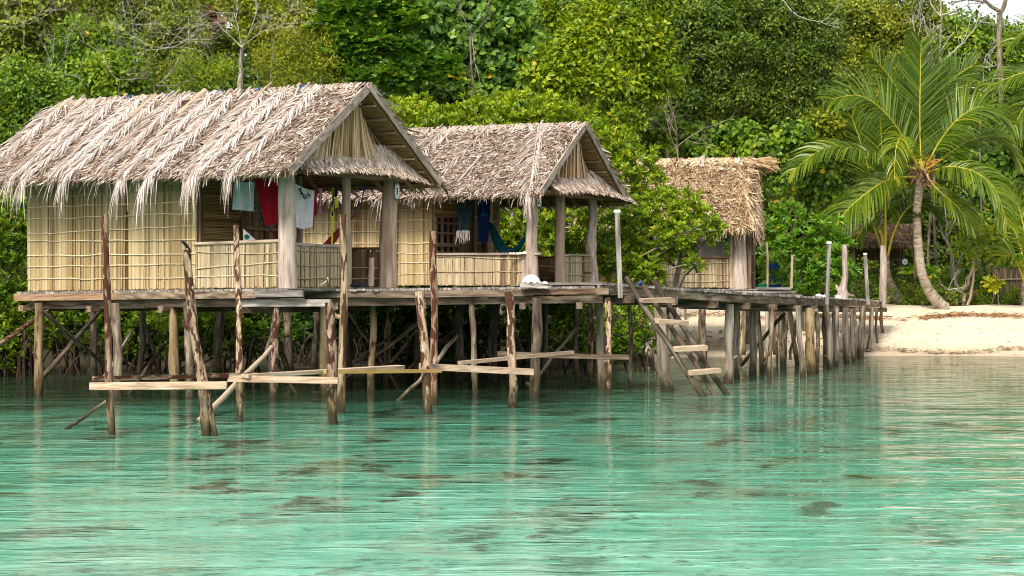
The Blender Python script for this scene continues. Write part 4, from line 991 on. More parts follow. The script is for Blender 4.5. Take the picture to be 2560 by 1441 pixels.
for uu, vv in ((-4.2, -.3), (-2.3, -.3), (0.1, -.3), (-4.2, 2.7), (-2.3, 2.7), (0.1, 2.7), (1.0, 0)):
    post(hut3, uu, vv, -0.1, 0.08, 0.08, 'stilt', 'stilt', z0=-1.9)

# ---------------------------------------------------------------- dark hut at the edge of the beach (number 4)
X4, Y4 = P(2130, 0, 75.0)[0], 75.0
hut4 = thing('thatched_hut', 'small dark open-fronted hut in the shade on the beach behind the palms', 'hut', (X4, Y4, float(gz(X4 + 1.2, 75.0))), 'thatched huts over the water')
g4 = 2.2 - (738 - 700) / F * 75 - float(gz(X4 + 1.2, 75.0))
W4 = 2.4
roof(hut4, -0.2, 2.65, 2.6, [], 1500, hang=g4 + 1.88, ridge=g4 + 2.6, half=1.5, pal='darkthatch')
reed_wall(hut4, 'wall', 'reedbrown', (0, 0.02), (W4, 0.02), g4 + 0.5, g4 + 0.5, (0, -1), [g4 + 0.25], z0=(-0.2, -0.2))
reed_wall(hut4, 'wall', 'reedbrown', (0, 2.4), (W4, 2.4), g4 + 2.0, g4 + 2.0, (0, -1), [g4 + .4, g4 + .9, g4 + 1.3])
reed_wall(hut4, 'wall', 'reedbrown', (0, 2.4), (0, 0.02), g4 + 2.0, g4 + 2.0, (-1, 0), [g4 + .9])
reed_wall(hut4, 'wall', 'reedbrown', (W4, 0.02), (W4, 2.4), g4 + 0.5, g4 + 0.5, (1, 0), [g4 + .3])
for uu in (0.05, W4 - .05):
    post(hut4, uu, 0, g4 + 1.95, 0.075, 0.07, 'beamwood', z0=-0.2)
mb = MB(); mb.beam((0, 0, g4 + 0.52), (W4, 0, g4 + 0.52), 0.10, 0.06); part(mb, 'top_rail', M['darkwood'], hut4, local=True)
mb = MB(); mb.beam((-.2, 0, g4 + 1.93), (W4 + .2, 0, g4 + 1.93), 0.08, 0.08); part(mb, 'wall_plate', M['darkwood'], hut4, local=True)
# ---------------------------------------------------------------- vegetation
KIND = {
    # leaf length, width, widest place, leaves per cluster, tilt range from the axis, spread, clusters per m2, (outward, up) axis mix, six-vertex leaf
    'mangrove': dict(L=0.145, W=0.066, ob=0.62, n=9, th=(0.35, 1.15), sp=0.05, dens=30, mix=(0.7, 0.8), six=True),
    'broad': dict(L=0.23, W=0.115, ob=0.5, n=9, th=(0.7, 1.9), sp=0.24, dens=10, mix=(0.9, 0.45), six=False),
    'small': dict(L=0.17, W=0.085, ob=0.5, n=10, th=(0.6, 1.9), sp=0.20, dens=14, mix=(0.9, 0.45), six=False),
    'bigleaf': dict(L=0.34, W=0.19, ob=0.62, n=9, th=(0.9, 1.5), sp=0.06, dens=5.0, mix=(0.35, 1.0), six=True),
    'feather': dict(L=0.12, W=0.036, ob=0.45, n=18, th=(1.0, 2.4), sp=0.30, dens=14, mix=(0.8, 0.4), six=False),
    'vine': dict(L=0.25, W=0.20, ob=0.36, n=6, th=(1.5, 2.6), sp=0.28, dens=9.5, mix=(0.9, 0.3), six=True),
    'bush': dict(L=0.23, W=0.070, ob=0.66, n=15, th=(0.5, 1.45), sp=0.03, dens=9.5, mix=(0.75, 0.7), six=True),
    'herb': dict(L=0.14, W=0.07, ob=0.5, n=8, th=(0.5, 1.5), sp=0.12, dens=16, mix=(0.6, 0.8), six=False),
    'far': dict(L=0.32, W=0.16, ob=0.5, n=9, th=(0.7, 1.9), sp=0.30, dens=5.5, mix=(0.9, 0.5), six=False),
}
def crown(mb, blobs, kind, jit=0.6, dens=1.0, tshift=0.0, squash=0.9, rear=0.45, size=1.0, split=0):
    k = KIND[kind]
    if split:
        nb = []
        for bl in blobs:
            c = P(*bl[:2], bl[3]); r = bl[2] / F * bl[3]
            for q in range(split):
                v = nrm(rng.normal(0, 1, 3)); v[1] = -abs(v[1]) * (0.3 + 0.7 * rng.random()); o = v * r * rng.uniform(0.5, 1.0) * np.array([1, 1, .85])
                rr = rng.uniform(0.26, 0.48)
                nb.append((bl[0] + o[0] / bl[3] * F, bl[1] - o[2] / bl[3] * F, bl[2] * rr, bl[3] + o[1], (bl[4] if len(bl) > 4 else 0.0) + rng.normal(0, .13)))
            nb.append((bl[0], bl[1], bl[2] * .75, bl[3] + .3 * r, (bl[4] if len(bl) > 4 else 0.0) - .16))  # core leaves tinted darker, painting shade into the gaps between clumps
        blobs = nb; jit = 0.0
    for bl in blobs:
        px, py, rp, d = bl[:4]
        ts = tshift + (bl[4] if len(bl) > 4 else 0.0)
        dd = d + rng.uniform(-jit, jit)
        c = P(px, py, dd); r = rp / F * dd
        n = int(4 * np.pi * r * r * k['dens'] * dens / size ** 2) + 3
        dr = nrm(rng.normal(0, 1, (n, 3)))
        dr = dr[dr[:, 1] < rear]; n = len(dr)
        # uneven outline: low frequency bumps
        ph = rng.random(6) * 6.28
        bump = 1 + 0.16 * np.sin(dr[:, 0] * 5 + ph[0]) * np.sin(dr[:, 2] * 6 + ph[1]) + 0.12 * np.sin(dr[:, 0] * 11 + ph[2] + dr[:, 2] * 9)
        rad = r * bump * (1.06 - 0.45 * rng.random(n) ** 1.6) * np.where(rng.random(n) < 0.10, rng.uniform(1.1, 1.4, n), 1.0)
        cc = c + dr * rad[:, None] * np.array([1, 1, squash])
        o, u = k['mix']
        ax = nrm(dr * o + np.array([0, 0, u]) + rng.normal(0, 0.28, (n, 3)))
        m = k['n']
        N = n * m
        ax2 = np.repeat(ax, m, 0); pos = np.repeat(cc, m, 0)
        ref = nrm(np.cross(ax2, rng.normal(0, 1, (N, 3)))); 
        phi = np.tile(np.arange(m) * 2.39996, n) + np.repeat(rng.random(n) * 6.28, m)
        b1 = nrm(np.cross(ax2, np.array([0.3, 0.2, 0.93]))); b2 = np.cross(ax2, b1)
        pr = b1 * np.cos(phi)[:, None] + b2 * np.sin(phi)[:, None]
        th = rng.uniform(*k['th'], N)
        ld = ax2 * np.cos(th)[:, None] + pr * np.sin(th)[:, None]
        nr = ax2 * np.sin(th)[:, None] - pr * np.cos(th)[:, None]
        nr = np.where((nr[:, 2:3] < -0.2), -nr, nr)
        nr = nrm(nr + rng.normal(0, 0.22, (N, 3)))
        pos = pos + pr * (rng.random(N) * k['sp'] * size)[:, None] + ax2 * (rng.normal(0, 0.5, N) * k['sp'] * size)[:, None]
        tint = np.clip(0.46 + rng.normal(0, 0.17, N) + np.repeat(rng.normal(0, 0.12, n), m) + ts, 0, 0.965)
        tint = np.where(rng.random(N) < 0.004, 1.0, tint)
        L = k['L'] * size * rng.uniform(0.65, 1.25, N); W = k['W'] * size * rng.uniform(0.75, 1.2, N)
        mb.leaves(pos, ld, nr, L, W, tint, k['ob'], k['six'])

def limb(mb, a, b, r0, r1, sag=0.0, k=6, wob=0.06):
    p = trunk_pts(a, b, wob, k); p[:, 2] += sag * np.sin(np.linspace(0, 3.14, k))
    mb.tube(p, np.linspace(r0, r1, k), 6)

def tree(name, label, cat, blobs, kind, mat, group=None, trunk=None, tr=0.11, tmat='trunk', base=None, limbs=True, **kw):
    """blobs: (px, py, radius px, distance); trunk: list of picture points (px, py) with distance d"""
    bx = base if base is not None else (sum(b[0] for b in blobs) / len(blobs), sum(b[3] for b in blobs) / len(blobs) + 0.2)
    x = (bx[0] - CX) / F * bx[1]; y = bx[1]
    z = float(gz(x, y))
    t = thing(name, label, cat, (x, y, z), group)
    mb = MB(); crown(mb, blobs, kind, **kw); part(mb, 'crown', M[mat], t)
    mb = MB()
    if trunk is None:
        top = max(blobs, key=lambda b: -b[1])
        pts = [np.array([x, y, z - 0.2]), (np.array([x, y, z]) + P(top[0], top[1], top[3] + .3)) / 2 + np.array([0.1, .2, 0]), P(top[0], top[1], top[3] + .3)]
    else:
        pts = [np.array([x, y, z - 0.2])] + [P(q[0], q[1], q[2] if len(q) > 2 else bx[1]) for q in trunk]
    pts = np.array(pts)
    tt = np.linspace(0, len(pts) - 1, 14); pp = np.stack([np.interp(tt, np.arange(len(pts)), pts[:, i]) for i in range(3)], 1)
    pp[1:-1] += rng.normal(0, 0.03, (12, 3))
    mb.tube(pp, np.linspace(tr, tr * 0.4, 14), 8, rough=.06)
    if limbs:
        for b in blobs:
            c = P(b[0], b[1], b[3]); 
            hgt = np.argmin(np.abs(pp[:, 2] - (c[2] - 0.55 * abs(c[0] - x) - 0.3)))
            limb(mb, pp[min(hgt, 12)], c, tr * 0.4, tr * 0.12)
            for q in range(3):
                e = c + nrm(rng.normal(0, 1, 3) + np.array([0, -0.3, .4])) * b[2] / F * b[3] * 0.9
                limb(mb, c + rng.normal(0, .05, 3), e, tr * 0.14, tr * .05)
    part(mb, 'trunk', M[tmat], t)
    return t

def prop_roots(t, spans, n=60, zt=(0.5, 1.3)):
    mb = MB()
    for i in range(n):
        px, d, w_ = random.choice(spans)
        x0 = (px + random.uniform(-w_, w_) - CX) / F * d; y0 = d + random.uniform(-0.6, 1.0)
        zt_ = random.uniform(*zt); a = np.array([x0, y0, zt_])
        b = np.array([x0 + random.gauss(0, 0.45), y0 + random.uniform(-0.9, 0.4), -0.15])
        pts = [a * (1 - q) + b * q + np.array([0, 0, 0.35 * math.sin(q * 3.14) * zt_]) for q in np.linspace(0, 1, 6)]
        mb.tube(pts, random.uniform(0.012, 0.028), 5)
    part(mb, 'root_tangle', M['root'], t)

GM = 'mangrove bushes along the shore'
t = tree('mangrove_bush', 'bright mangrove bush at the far left, beyond the end of the nearest hut', 'mangrove', [(-25, 560, 70, 46.5), (40, 540, 50, 46.8), (10, 610, 60, 46.2), (75, 620, 40, 47), (25, 690, 60, 46), (-20, 770, 75, 46), (60, 760, 55, 46.3), (35, 840, 55, 45.8), (100, 815, 45, 46), (-30, 870, 60, 45.6)], 'mangrove', 'l_mangrove', GM, jit=0.3, tshift=-0.02)
prop_roots(t, [(20, 46, 90), (90, 46, 60)], 70)
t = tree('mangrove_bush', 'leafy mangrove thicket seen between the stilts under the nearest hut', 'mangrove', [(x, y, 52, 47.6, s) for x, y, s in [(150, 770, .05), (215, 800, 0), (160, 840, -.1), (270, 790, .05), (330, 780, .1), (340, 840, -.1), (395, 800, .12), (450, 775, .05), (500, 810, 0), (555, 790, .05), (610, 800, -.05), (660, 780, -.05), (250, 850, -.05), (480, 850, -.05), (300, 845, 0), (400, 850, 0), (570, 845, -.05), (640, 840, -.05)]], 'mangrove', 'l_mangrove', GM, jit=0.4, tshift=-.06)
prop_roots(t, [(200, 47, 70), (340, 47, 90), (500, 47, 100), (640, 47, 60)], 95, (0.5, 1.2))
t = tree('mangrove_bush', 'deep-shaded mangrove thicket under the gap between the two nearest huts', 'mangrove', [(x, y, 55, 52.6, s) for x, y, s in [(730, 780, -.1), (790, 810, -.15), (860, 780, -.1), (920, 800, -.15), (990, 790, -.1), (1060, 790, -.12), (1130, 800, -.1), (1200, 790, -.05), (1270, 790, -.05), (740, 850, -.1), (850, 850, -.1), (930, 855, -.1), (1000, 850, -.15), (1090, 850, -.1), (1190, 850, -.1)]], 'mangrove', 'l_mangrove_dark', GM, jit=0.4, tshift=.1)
prop_roots(t, [(740, 51, 80), (900, 51, 100), (1100, 51, 110), (1250, 51, 60)], 80, (0.5, 1.1))
t = tree('mangrove_bush', 'sunny yellow-green mangrove crown showing above the ridge of the middle hut', 'mangrove', [(1000, 300, 48, 56, .1), (1050, 285, 45, 56, .12), (1090, 330, 50, 56), (1140, 310, 48, 56, .05), (1190, 290, 45, 56, .1), (1245, 275, 42, 56, .15), (1300, 270, 45, 56, .15), (1360, 285, 48, 56, .1), (1420, 300, 45, 56, .05), (1470, 330, 40, 56), (1250, 330, 60, 56), (1350, 340, 60, 56)], 'mangrove', 'l_mangrove', GM, jit=0.4, tshift=0.2)
t = tree('mangrove_bush', 'large mangrove bush filling the view beside and behind the middle hut porch', 'mangrove', [(1505, 345, 42, 54, .1), (1545, 380, 50, 54, .1), (1590, 420, 52, 54, .08), (1545, 450, 50, 54), (1620, 465, 45, 54, .05), (1500, 520, 60, 54.5), (1420, 560, 60, 55, .05), (1350, 560, 55, 55, .1), (1285, 550, 50, 55, .1), (1290, 620, 50, 55), (1360, 650, 60, 55), (1440, 660, 60, 55), (1250, 600, 40, 55), (1570, 540, 50, 54)], 'mangrove', 'l_mangrove', GM, jit=0.3, tshift=0.12)
t = tree('mangrove_bush', 'spreading mangrove bush in front of the golden hut, branches over the jetty', 'mangrove', [(1545, 590, 60, 51.5), (1600, 540, 55, 51.5, .08), (1660, 530, 50, 51.5, .1), (1715, 515, 42, 51.5, .15), (1765, 545, 36, 51.5, .1), (1640, 600, 55, 51.2, .02), (1700, 590, 42, 51.2, .08), (1750, 600, 32, 51.2), (1550, 660, 60, 51), (1620, 680, 45, 51), (1575, 715, 40, 51), (1735, 660, 20, 51), (1500, 640, 50, 51.5), (1790, 575, 22, 51.5)], 'mangrove', 'l_mangrove', GM, jit=0.25, tshift=0.08)
mb = MB()
for a, b in [((1600, 640), (1760, 560)), ((1560, 700), (1720, 590)), ((1610, 690), (1760, 650)), ((1640, 600), (1790, 575))]:
    limb(mb, P(*a, 51), P(*b, 50.8), 0.03, 0.012)
part(mb, 'branch', M['twig'], t)
t = tree('mangrove_bush', 'low mangrove bush hanging under the start of the jetty near the ladder', 'mangrove', [(1400, 790, 50, 49), (1460, 800, 50, 48.8, .05), (1530, 790, 50, 48.6, .05), (1590, 810, 42, 48.4, .1), (1625, 850, 26, 48.2, .1), (1560, 860, 42, 48.2), (1480, 870, 42, 48, -.05), (1350, 800, 50, 49, -.05), (1420, 860, 40, 48), (1330, 860, 40, 49, -.15)], 'mangrove', 'l_mangrove', GM, jit=0.25, tshift=-0.05)
prop_roots(t, [(1350, 48.3, 60), (1450, 48, 60), (1540, 48, 50), (1620, 48, 20)], 45, (0.4, 0.9))
t = tree('shore_bush', 'fresh green big-rosette bush between the golden hut and the dark beach hut', 'bush', [(1925, 560, 42, 63, .05), (1975, 545, 36, 63, .1), (2000, 600, 46, 62.7, .05), (2060, 575, 40, 62.5, .1), (1945, 640, 46, 62.5), (2030, 650, 50, 62.2), (2090, 625, 40, 62.2, .05), (1990, 705, 40, 62), (2070, 700, 48, 62), (2110, 680, 32, 61.8), (1905, 600, 30, 63), (1940, 700, 26, 63)], 'bush', 'l_bush', jit=0.3)

# forest trees, from left to right
GF = 'forest trees on the hillside'
def ft(name, label, blobs, kind, mat, d, **kw):
    return tree(name, label, 'tree', [(b[0], b[1], b[2], d + (b[3] if len(b) > 3 else 0)) for b in blobs], kind, mat, GF, jit=0.8, **{'split': 9, **kw})
ft('forest_tree', 'olive-leaved forest tree filling the top left corner', [(20, 40, 100), (110, 20, 90), (60, 120, 90), (-40, 130, 90)], 'broad', 'l_olive', 70, tr=.12)
ft('forest_tree', 'dark low tree at the left edge directly above the lower end of the thatch', [(30, 240, 95), (110, 220, 60), (50, 330, 85), (130, 300, 50), (0, 420, 80), (-40, 330, 80)], 'small', 'l_mid', 58, tr=.12)
ft('forest_tree', 'mid green leafy tree above the left end of the nearest ridge', [(210, 130, 75), (290, 120, 70), (180, 200, 65), (260, 200, 70, -2), (330, 190, 60, -2), (160, 270, 50, -3)], 'broad', 'l_mid', 63, tshift=.1, tr=.1)
ft('forest_tree', 'olive tree with dense top at upper left, second from the corner', [(220, 20, 90), (310, 40, 80), (390, 20, 80), (300, -60, 80)], 'small', 'l_olive', 72, tr=.12)
ft('forest_tree', 'thin twiggy olive tree with pale broken trunk above the nearest ridge', [(400, 120, 65), (450, 60, 70), (470, 150, 60), (390, 190, 50)], 'small', 'l_olive', 67, dens=.6, trunk=[(402, 210), (398, 140), (396, 75)], tr=.11, tmat='dead')
ft('sapling', 'bright sapling with drooping compound leaves just above the nearest ridge', [(480, 160, 40), (520, 190, 45), (560, 175, 35), (450, 205, 35)], 'feather', 'l_bright', 60, dens=.7, tr=.05)
ft('forest_tree', 'tree with a clump of dead brown leaves beside a gap of white sky', [(500, 20, 55), (490, 90, 50), (640, 70, 45), (530, 120, 45), (450, 0, 60), (590, 110, 40)], 'broad', 'l_olive', 74, dens=.75, tr=.1)
t = COL.objects[-1].parent if COL.objects[-1].parent else None
ft('forest_tree', 'slender pale-trunked tree with sparse yellowish crown rising over the nearest roof', [(610, 30, 45), (660, 30, 50), (640, 90, 45), (600, -30, 60), (690, 80, 40)], 'small', 'l_feather', 66, dens=.6, trunk=[(596, 225), (604, 140), (625, 60), (635, 0)], tr=.10, tmat='dead')
ft('feathery_tree', 'feathery yellow-green tree right of the pale slender trunk', [(690, 160, 55), (740, 110, 55), (800, 120, 55), (760, 180, 55), (690, 210, 40), (830, 170, 45)], 'feather', 'l_feather', 62, tshift=.05, tr=.07, split=9, dens=.6)
ft('forest_tree', 'olive and yellow tree at the top, above the feathery one', [(730, 20, 70), (810, 10, 60), (770, 60, 50)], 'small', 'l_olive', 71, tshift=.2, tr=.1)
ft('almond_tree', 'tree with very large flat leaves in tiers above the peak of the nearest hut', [(850, 20, 55), (930, 20, 60), (1010, 50, 55), (870, 110, 50), (960, 120, 60), (1040, 160, 55), (1110, 185, 45), (900, 170, 45), (980, 195, 45), (830, 70, 45)], 'bigleaf', 'l_big', 62, squash=.55, trunk=[(895, 210), (915, 140), (930, 70), (950, -20)], tr=.10, dens=1.1)
ft('vine_covered_tree', 'dark tree draped with heart-shaped vine leaves, centre of the forest edge', [(1080, 50, 80), (1180, 30, 80), (1270, 60, 80), (1130, 140, 75), (1220, 160, 75), (1060, 230, 60), (1140, 240, 65), (1230, 240, 60), (1310, 230, 60), (1310, 130, 60)], 'vine', 'l_vine', 65, tr=.14)
ft('forest_tree', 'rounded bright yellow-green tree, lower one, right of the vine draped tree', [(1350, 170, 50), (1410, 150, 60), (1475, 150, 55), (1400, 215, 50), (1465, 210, 55), (1520, 195, 45), (1450, 100, 40)], 'broad', 'l_bright', 60, tshift=.02, tr=.09)
ft('forest_tree', 'tall bright green tree leaning right above the big mangrove, taller of the pair', [(1400, 30, 70, 2), (1490, 40, 75), (1570, 60, 80), (1530, 110, 70), (1620, 110, 60), (1650, 180, 50), (1580, 180, 55), (1610, 240, 55), (1570, 300, 45), (1520, 260, 55, 1), (1640, 30, 50)], 'broad', 'l_bright', 66, tshift=-.06, tr=.15)
ft('forest_tree', 'broad dark tree behind the golden hut, left half of the dark mass', [(1700, 40, 85), (1780, 20, 90), (1720, 130, 80), (1800, 130, 90), (1760, 220, 80), (1700, 260, 60), (1840, 230, 75), (1690, 210, 60)], 'small', 'l_dark', 73, tr=.2)
ft('forest_tree', 'broad dark tree behind the palm, right half of the dark mass', [(1880, 40, 85), (1960, 30, 85), (1900, 140, 85), (1990, 140, 80), (1930, 230, 80), (2020, 220, 70), (2060, 90, 75), (1960, 300, 70), (1870, 300, 60)], 'small', 'l_dark', 74, tshift=.05, tr=.2)
ft('understory_tree', 'low leafy tree just above the golden ridge at its left end', [(1690, 340, 55), (1750, 370, 55), (1650, 390, 55), (1810, 350, 55)], 'vine', 'l_mid', 68, size=.8, tr=.07)
ft('understory_tree', 'low leafy tree just above the golden ridge at its right end', [(1870, 360, 55), (1930, 390, 60), (1990, 350, 60), (1960, 450, 55), (2030, 430, 60), (2060, 500, 50)], 'vine', 'l_mid', 67, size=.8, tshift=-.05, tr=.07)
ft('yellowish_shrub', 'small yellow-tinged shrub between the dark trees and the left palm fronds', [(2050, 300, 26), (2080, 320, 26), (2060, 345, 24)], 'broad', 'l_feather', 71, tr=.06, dens=.7, tshift=-.08)
ft('forest_tree', 'olive tree with bare upper twigs behind the top of the big palm', [(2130, 50, 85), (2220, 60, 80), (2160, 140, 80), (2260, 150, 75), (2310, 50, 70), (2200, 210, 70), (2300, 220, 70)], 'small', 'l_olive', 78, tshift=.12, tr=.15)
ft('forest_tree', 'green tree under the patch of white sky at top right', [(2390, 110, 65), (2470, 120, 70), (2550, 130, 75), (2420, 190, 70), (2510, 220, 70), (2380, 260, 65)], 'broad', 'l_mid', 77, tshift=.08, tr=.16)
ft('forest_tree', 'vine hung green tree at the right edge behind the palm fronds', [(2440, 320, 70), (2530, 330, 70), (2400, 400, 65), (2480, 420, 70), (2550, 450, 60), (2430, 500, 60), (2500, 540, 60)], 'vine', 'l_vine', 74, tshift=.12, tr=.12)
ft('forest_tree', 'shadowy tree behind the dark beach hut', [(2090, 420, 70), (2170, 450, 75), (2260, 480, 75), (2330, 540, 70), (2120, 540, 65), (2200, 560, 65), (2290, 620, 60), (2370, 640, 60), (2430, 620, 50), (2350, 440, 70)], 'broad', 'l_dark', 81, tr=.16)
ft('forest_tree', 'dim tree filling the corner right of the leaning thin trunks', [(2500, 620, 55), (2560, 600, 60), (2470, 680, 45), (2540, 690, 50), (2400, 690, 40)], 'broad', 'l_dark', 80, tr=.12)

# the forest behind, one mass
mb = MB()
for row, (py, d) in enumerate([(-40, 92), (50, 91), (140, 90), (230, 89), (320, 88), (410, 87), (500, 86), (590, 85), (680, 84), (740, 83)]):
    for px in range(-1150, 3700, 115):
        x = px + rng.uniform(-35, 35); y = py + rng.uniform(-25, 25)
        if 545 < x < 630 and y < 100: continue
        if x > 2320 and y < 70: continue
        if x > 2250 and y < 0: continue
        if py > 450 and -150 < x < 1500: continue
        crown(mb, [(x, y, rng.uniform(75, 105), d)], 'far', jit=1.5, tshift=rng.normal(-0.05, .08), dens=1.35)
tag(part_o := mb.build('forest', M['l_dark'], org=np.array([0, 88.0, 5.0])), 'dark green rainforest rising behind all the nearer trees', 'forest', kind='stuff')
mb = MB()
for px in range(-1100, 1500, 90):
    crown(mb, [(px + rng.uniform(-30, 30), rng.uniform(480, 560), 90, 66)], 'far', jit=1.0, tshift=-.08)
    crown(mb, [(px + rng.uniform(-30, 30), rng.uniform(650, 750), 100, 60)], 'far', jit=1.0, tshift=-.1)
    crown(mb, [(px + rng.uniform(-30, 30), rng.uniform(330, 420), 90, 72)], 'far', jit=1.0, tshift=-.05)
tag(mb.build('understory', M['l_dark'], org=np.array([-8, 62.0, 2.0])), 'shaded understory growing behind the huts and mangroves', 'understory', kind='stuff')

# bare twigs and dead trees
def twigs(mb, p, d, ln, r, depth, spread=0.55, up=0.1):
    n = 5; pts = [p]
    for k in range(n):
        d = nrm(d + rng.normal(0, 0.14, 3) + np.array([0, 0, up * 0.3])); p = p + d * ln / n; pts.append(p)
    mb.tube(pts, np.linspace(r, r * 0.6, n + 1), 5, cap=False)
    if depth:
        for k in range(random.randint(2, 3)):
            q = pts[random.randint(2, n)]
            twigs(mb, q, nrm(d + rng.normal(0, spread, 3) * np.array([1, .6, 1])), ln * random.uniform(0.5, 0.8), r * 0.6, depth - 1, spread, up)
GB = 'bare dead trees in the forest edge'
def bare(label, px, py, d, dirs, ln, r, depth=3, mat='dead', name='bare_tree', up=0.1, tm='trunk'):
    base = P(px, py, d)
    z = float(gz(base[0], d))
    t = thing(name, label, 'bare tree', (base[0], d, z), GB)
    mb = MB(); mb.tube(trunk_pts((base[0] + rng.normal(0, .35), d + .2, z - .2), base, 0.10, 12), np.linspace(r * 1.5, r * .8, 12), 7); part(mb, 'trunk', M[tm], t)
    for dx, dzz in dirs:
        mb = MB(); twigs(mb, base, nrm(np.array([dx, random.uniform(-.3, .1), dzz])), ln, r * 0.65, depth, up=up); part(mb, 'branch', M[mat], t)
    return t
bare('tangle of pale arching dead branches above the left part of the nearest roof', 250, 130, 60.5, [(-1, .3), (1, .4), (.3, 1), (-.5, .7)], 0.9, .02, 4, mat='twig')
bare('grey dead sapling with long flat side branches above the nearest ridge', 420, 120, 61, [(1, .1), (1, -.1), (-1, .2), (.4, 1), (-.9, 0)], 1.0, .018, 4)
bare('white forked dead branch low over the left end of the ridge', 300, 200, 57.5, [(-.8, .5), (.6, .7), (.9, .1)], .7, .018, mat='twig')
bare('pale slender bare tree with upright branches left of the feathery tree', 605, 120, 61, [(.3, 1), (-.3, 1), (.7, .7), (-.5, .6)], 1.1, .024, 4)
bare('fine grey twigs above the feathery tree', 690, 90, 61.5, [(.3, 1), (-.4, .9), (.7, .5)], .8, .015, mat='twig')
bare('short grey snag with drooping twigs over the ridge', 390, 215, 58, [(1, .1), (.8, .6), (-.6, .4)], .8, .03, mat='twig')
bare('bone white bare branches just right of the palm top', 2330, 170, 73, [(-.5, .9), (.5, .8), (.1, 1), (.9, .5)], 1.5, .045)
bare('pale branching dead limb right of the palm under the sky', 2460, 230, 73, [(-.9, .5), (-.3, 1), (.5, .8)], 1.3, .04)
bare('thin whitish leafless crown against the white sky near the top right', 2350, 40, 76, [(-.5, .9), (.3, 1), (.8, .6)], 1.4, .045)
bare('stout dark grey trunk at the very top right corner', 2505, 30, 76, [(-.9, .3), (.1, 1), (.5, .9)], 1.3, .13, mat='twig')
bare('long slanting pale branch above the dark trees at the top', 1980, 30, 70, [(1, -.5), (-.8, .9)], 1.1, .03, depth=2, mat='dead', tm='root')
bare('brownish bare stems in the shade left of the golden ridge', 1690, 370, 65, [(.2, -1), (.5, .6), (-.6, .5), (.1, 1)], 1.1, .03, mat='twig')
bare('reddish brown branching stem in front of the vine draped tree', 1180, 90, 62, [(-.3, 1), (.8, .6), (.3, -1)], 1.1, .035, mat='twig')
for k, (lab, px, py, d_) in enumerate([('fine pale twigs in the very top left corner', 60, 60, 66), ('grey twigs spreading over the low dark tree at the left edge', 120, 180, 58.5), ('twiggy dead crown behind the snag above the ridge', 330, 60, 65), ('whitish twigs just left of the dead leaf clump', 470, 100, 66), ('pale twigs above the olive and yellow tree', 790, 30, 66)]):
    bare(lab, px, py, d_, [(-1, .4), (.8, .7), (.1, 1), (1, -.1), (-.6, -.2)], .8, .013, 4)
# clump of dead leaves
mb = MB(); crown(mb, [(520, 50, 22, 72.6), (545, 65, 14, 72.6), (505, 80, 12, 72.6)], 'bigleaf', size=.8, tshift=.1); tag(mb.build('dead_leaf_clump', M['l_brown']), 'clump of dead brown leaves caught in the tree by the sky gap', 'leaf clump')

# ---------------------------------------------------------------- palms
def spline(pts, n):
    pts = np.asarray(pts, float); m = len(pts)
    t = np.linspace(0, m - 1, n); out = []
    for x in t:
        i = min(int(x), m - 2); f = x - i
        p0, p1, p2, p3 = pts[max(i - 1, 0)], pts[i], pts[i + 1], pts[min(i + 2, m - 1)]
        out.append(0.5 * ((2 * p1) + (-p0 + p2) * f + (2 * p0 - 5 * p1 + 4 * p2 - p3) * f * f + (-p0 + 3 * p1 - 3 * p2 + p3) * f ** 3))
    return np.array(out)

def palm_frond(parent, pts, n=120, leaf=1.3, r=0.035, face=0.35, droop=0.45, tshift=0.0, start=0.16, both=(1, 1)):
    rib = spline(pts, 26)
    tg = nrm(np.gradient(rib, axis=0))
    mb = MB(); mb.tube(rib, np.linspace(r, r * 0.25, 26), 7)
    o = part(mb, 'frond', M['palmrib'], parent)
    mb = MB(); A, Sd, T = [], [], []
    g = np.array([0, 0, -1.0])
    for sgn, am in ((1, both[0]), (-1, both[1])):
        for i in range(int(n * am)):
            t = start + (1 - start) * (i + rng.random() * 0.6) / (n * am)
            f = t * 25; k = min(int(f), 24); p = rib[k] + (rib[k + 1] - rib[k]) * (f - k); T0 = tg[k]
            upv = np.array([0, 0, 1.0]) - T0 * T0[2]; N = nrm(upv * (1 - face) + np.array([0, -1.0, 0.1]) * face); N = nrm(N - T0 * (N @ T0))
            side = np.cross(T0, N) * sgn
            d = nrm(T0 * (0.55 + 0.45 * t) + side * (0.95 - 0.25 * t) + N * 0.22 + rng.normal(0, 0.05, 3))
            q = (t - start) / (1 - start)
            ll = leaf * (0.45 + 0.75 * math.sin(math.pi * (0.12 + 0.72 * q))) * rng.uniform(0.88, 1.08) * (1 - 0.45 * q ** 4)
            P_ = [p]
            dr = droop * rng.uniform(0.85, 1.2) * 1.15
            for s in range(4):
                p = p + d * ll / 4; P_.append(p); d = nrm(d + g * dr * 0.42)
            A.append(P_)
            Sd.append(nrm(np.cross(P_[1] - P_[0], N) + N * rng.normal(0, 0.3)) * 0.021)
            T.append(np.clip(rng.normal(0.47, 0.16) + tshift + (0.25 if q > .93 else 0), 0, 1))
    A = np.array(A); side = np.array(Sd)[:, None] * np.array([0.7, 1, .95, .65, .1])[None, :, None]
    mb.ribbons(A, side, np.array(T))
    part(mb, 'leaflets', M['l_palm'], o)
    return o

def PP(d, *pts):
    return [P(x, y, d + (z[0] if z else 0)) for x, y, *z in pts]

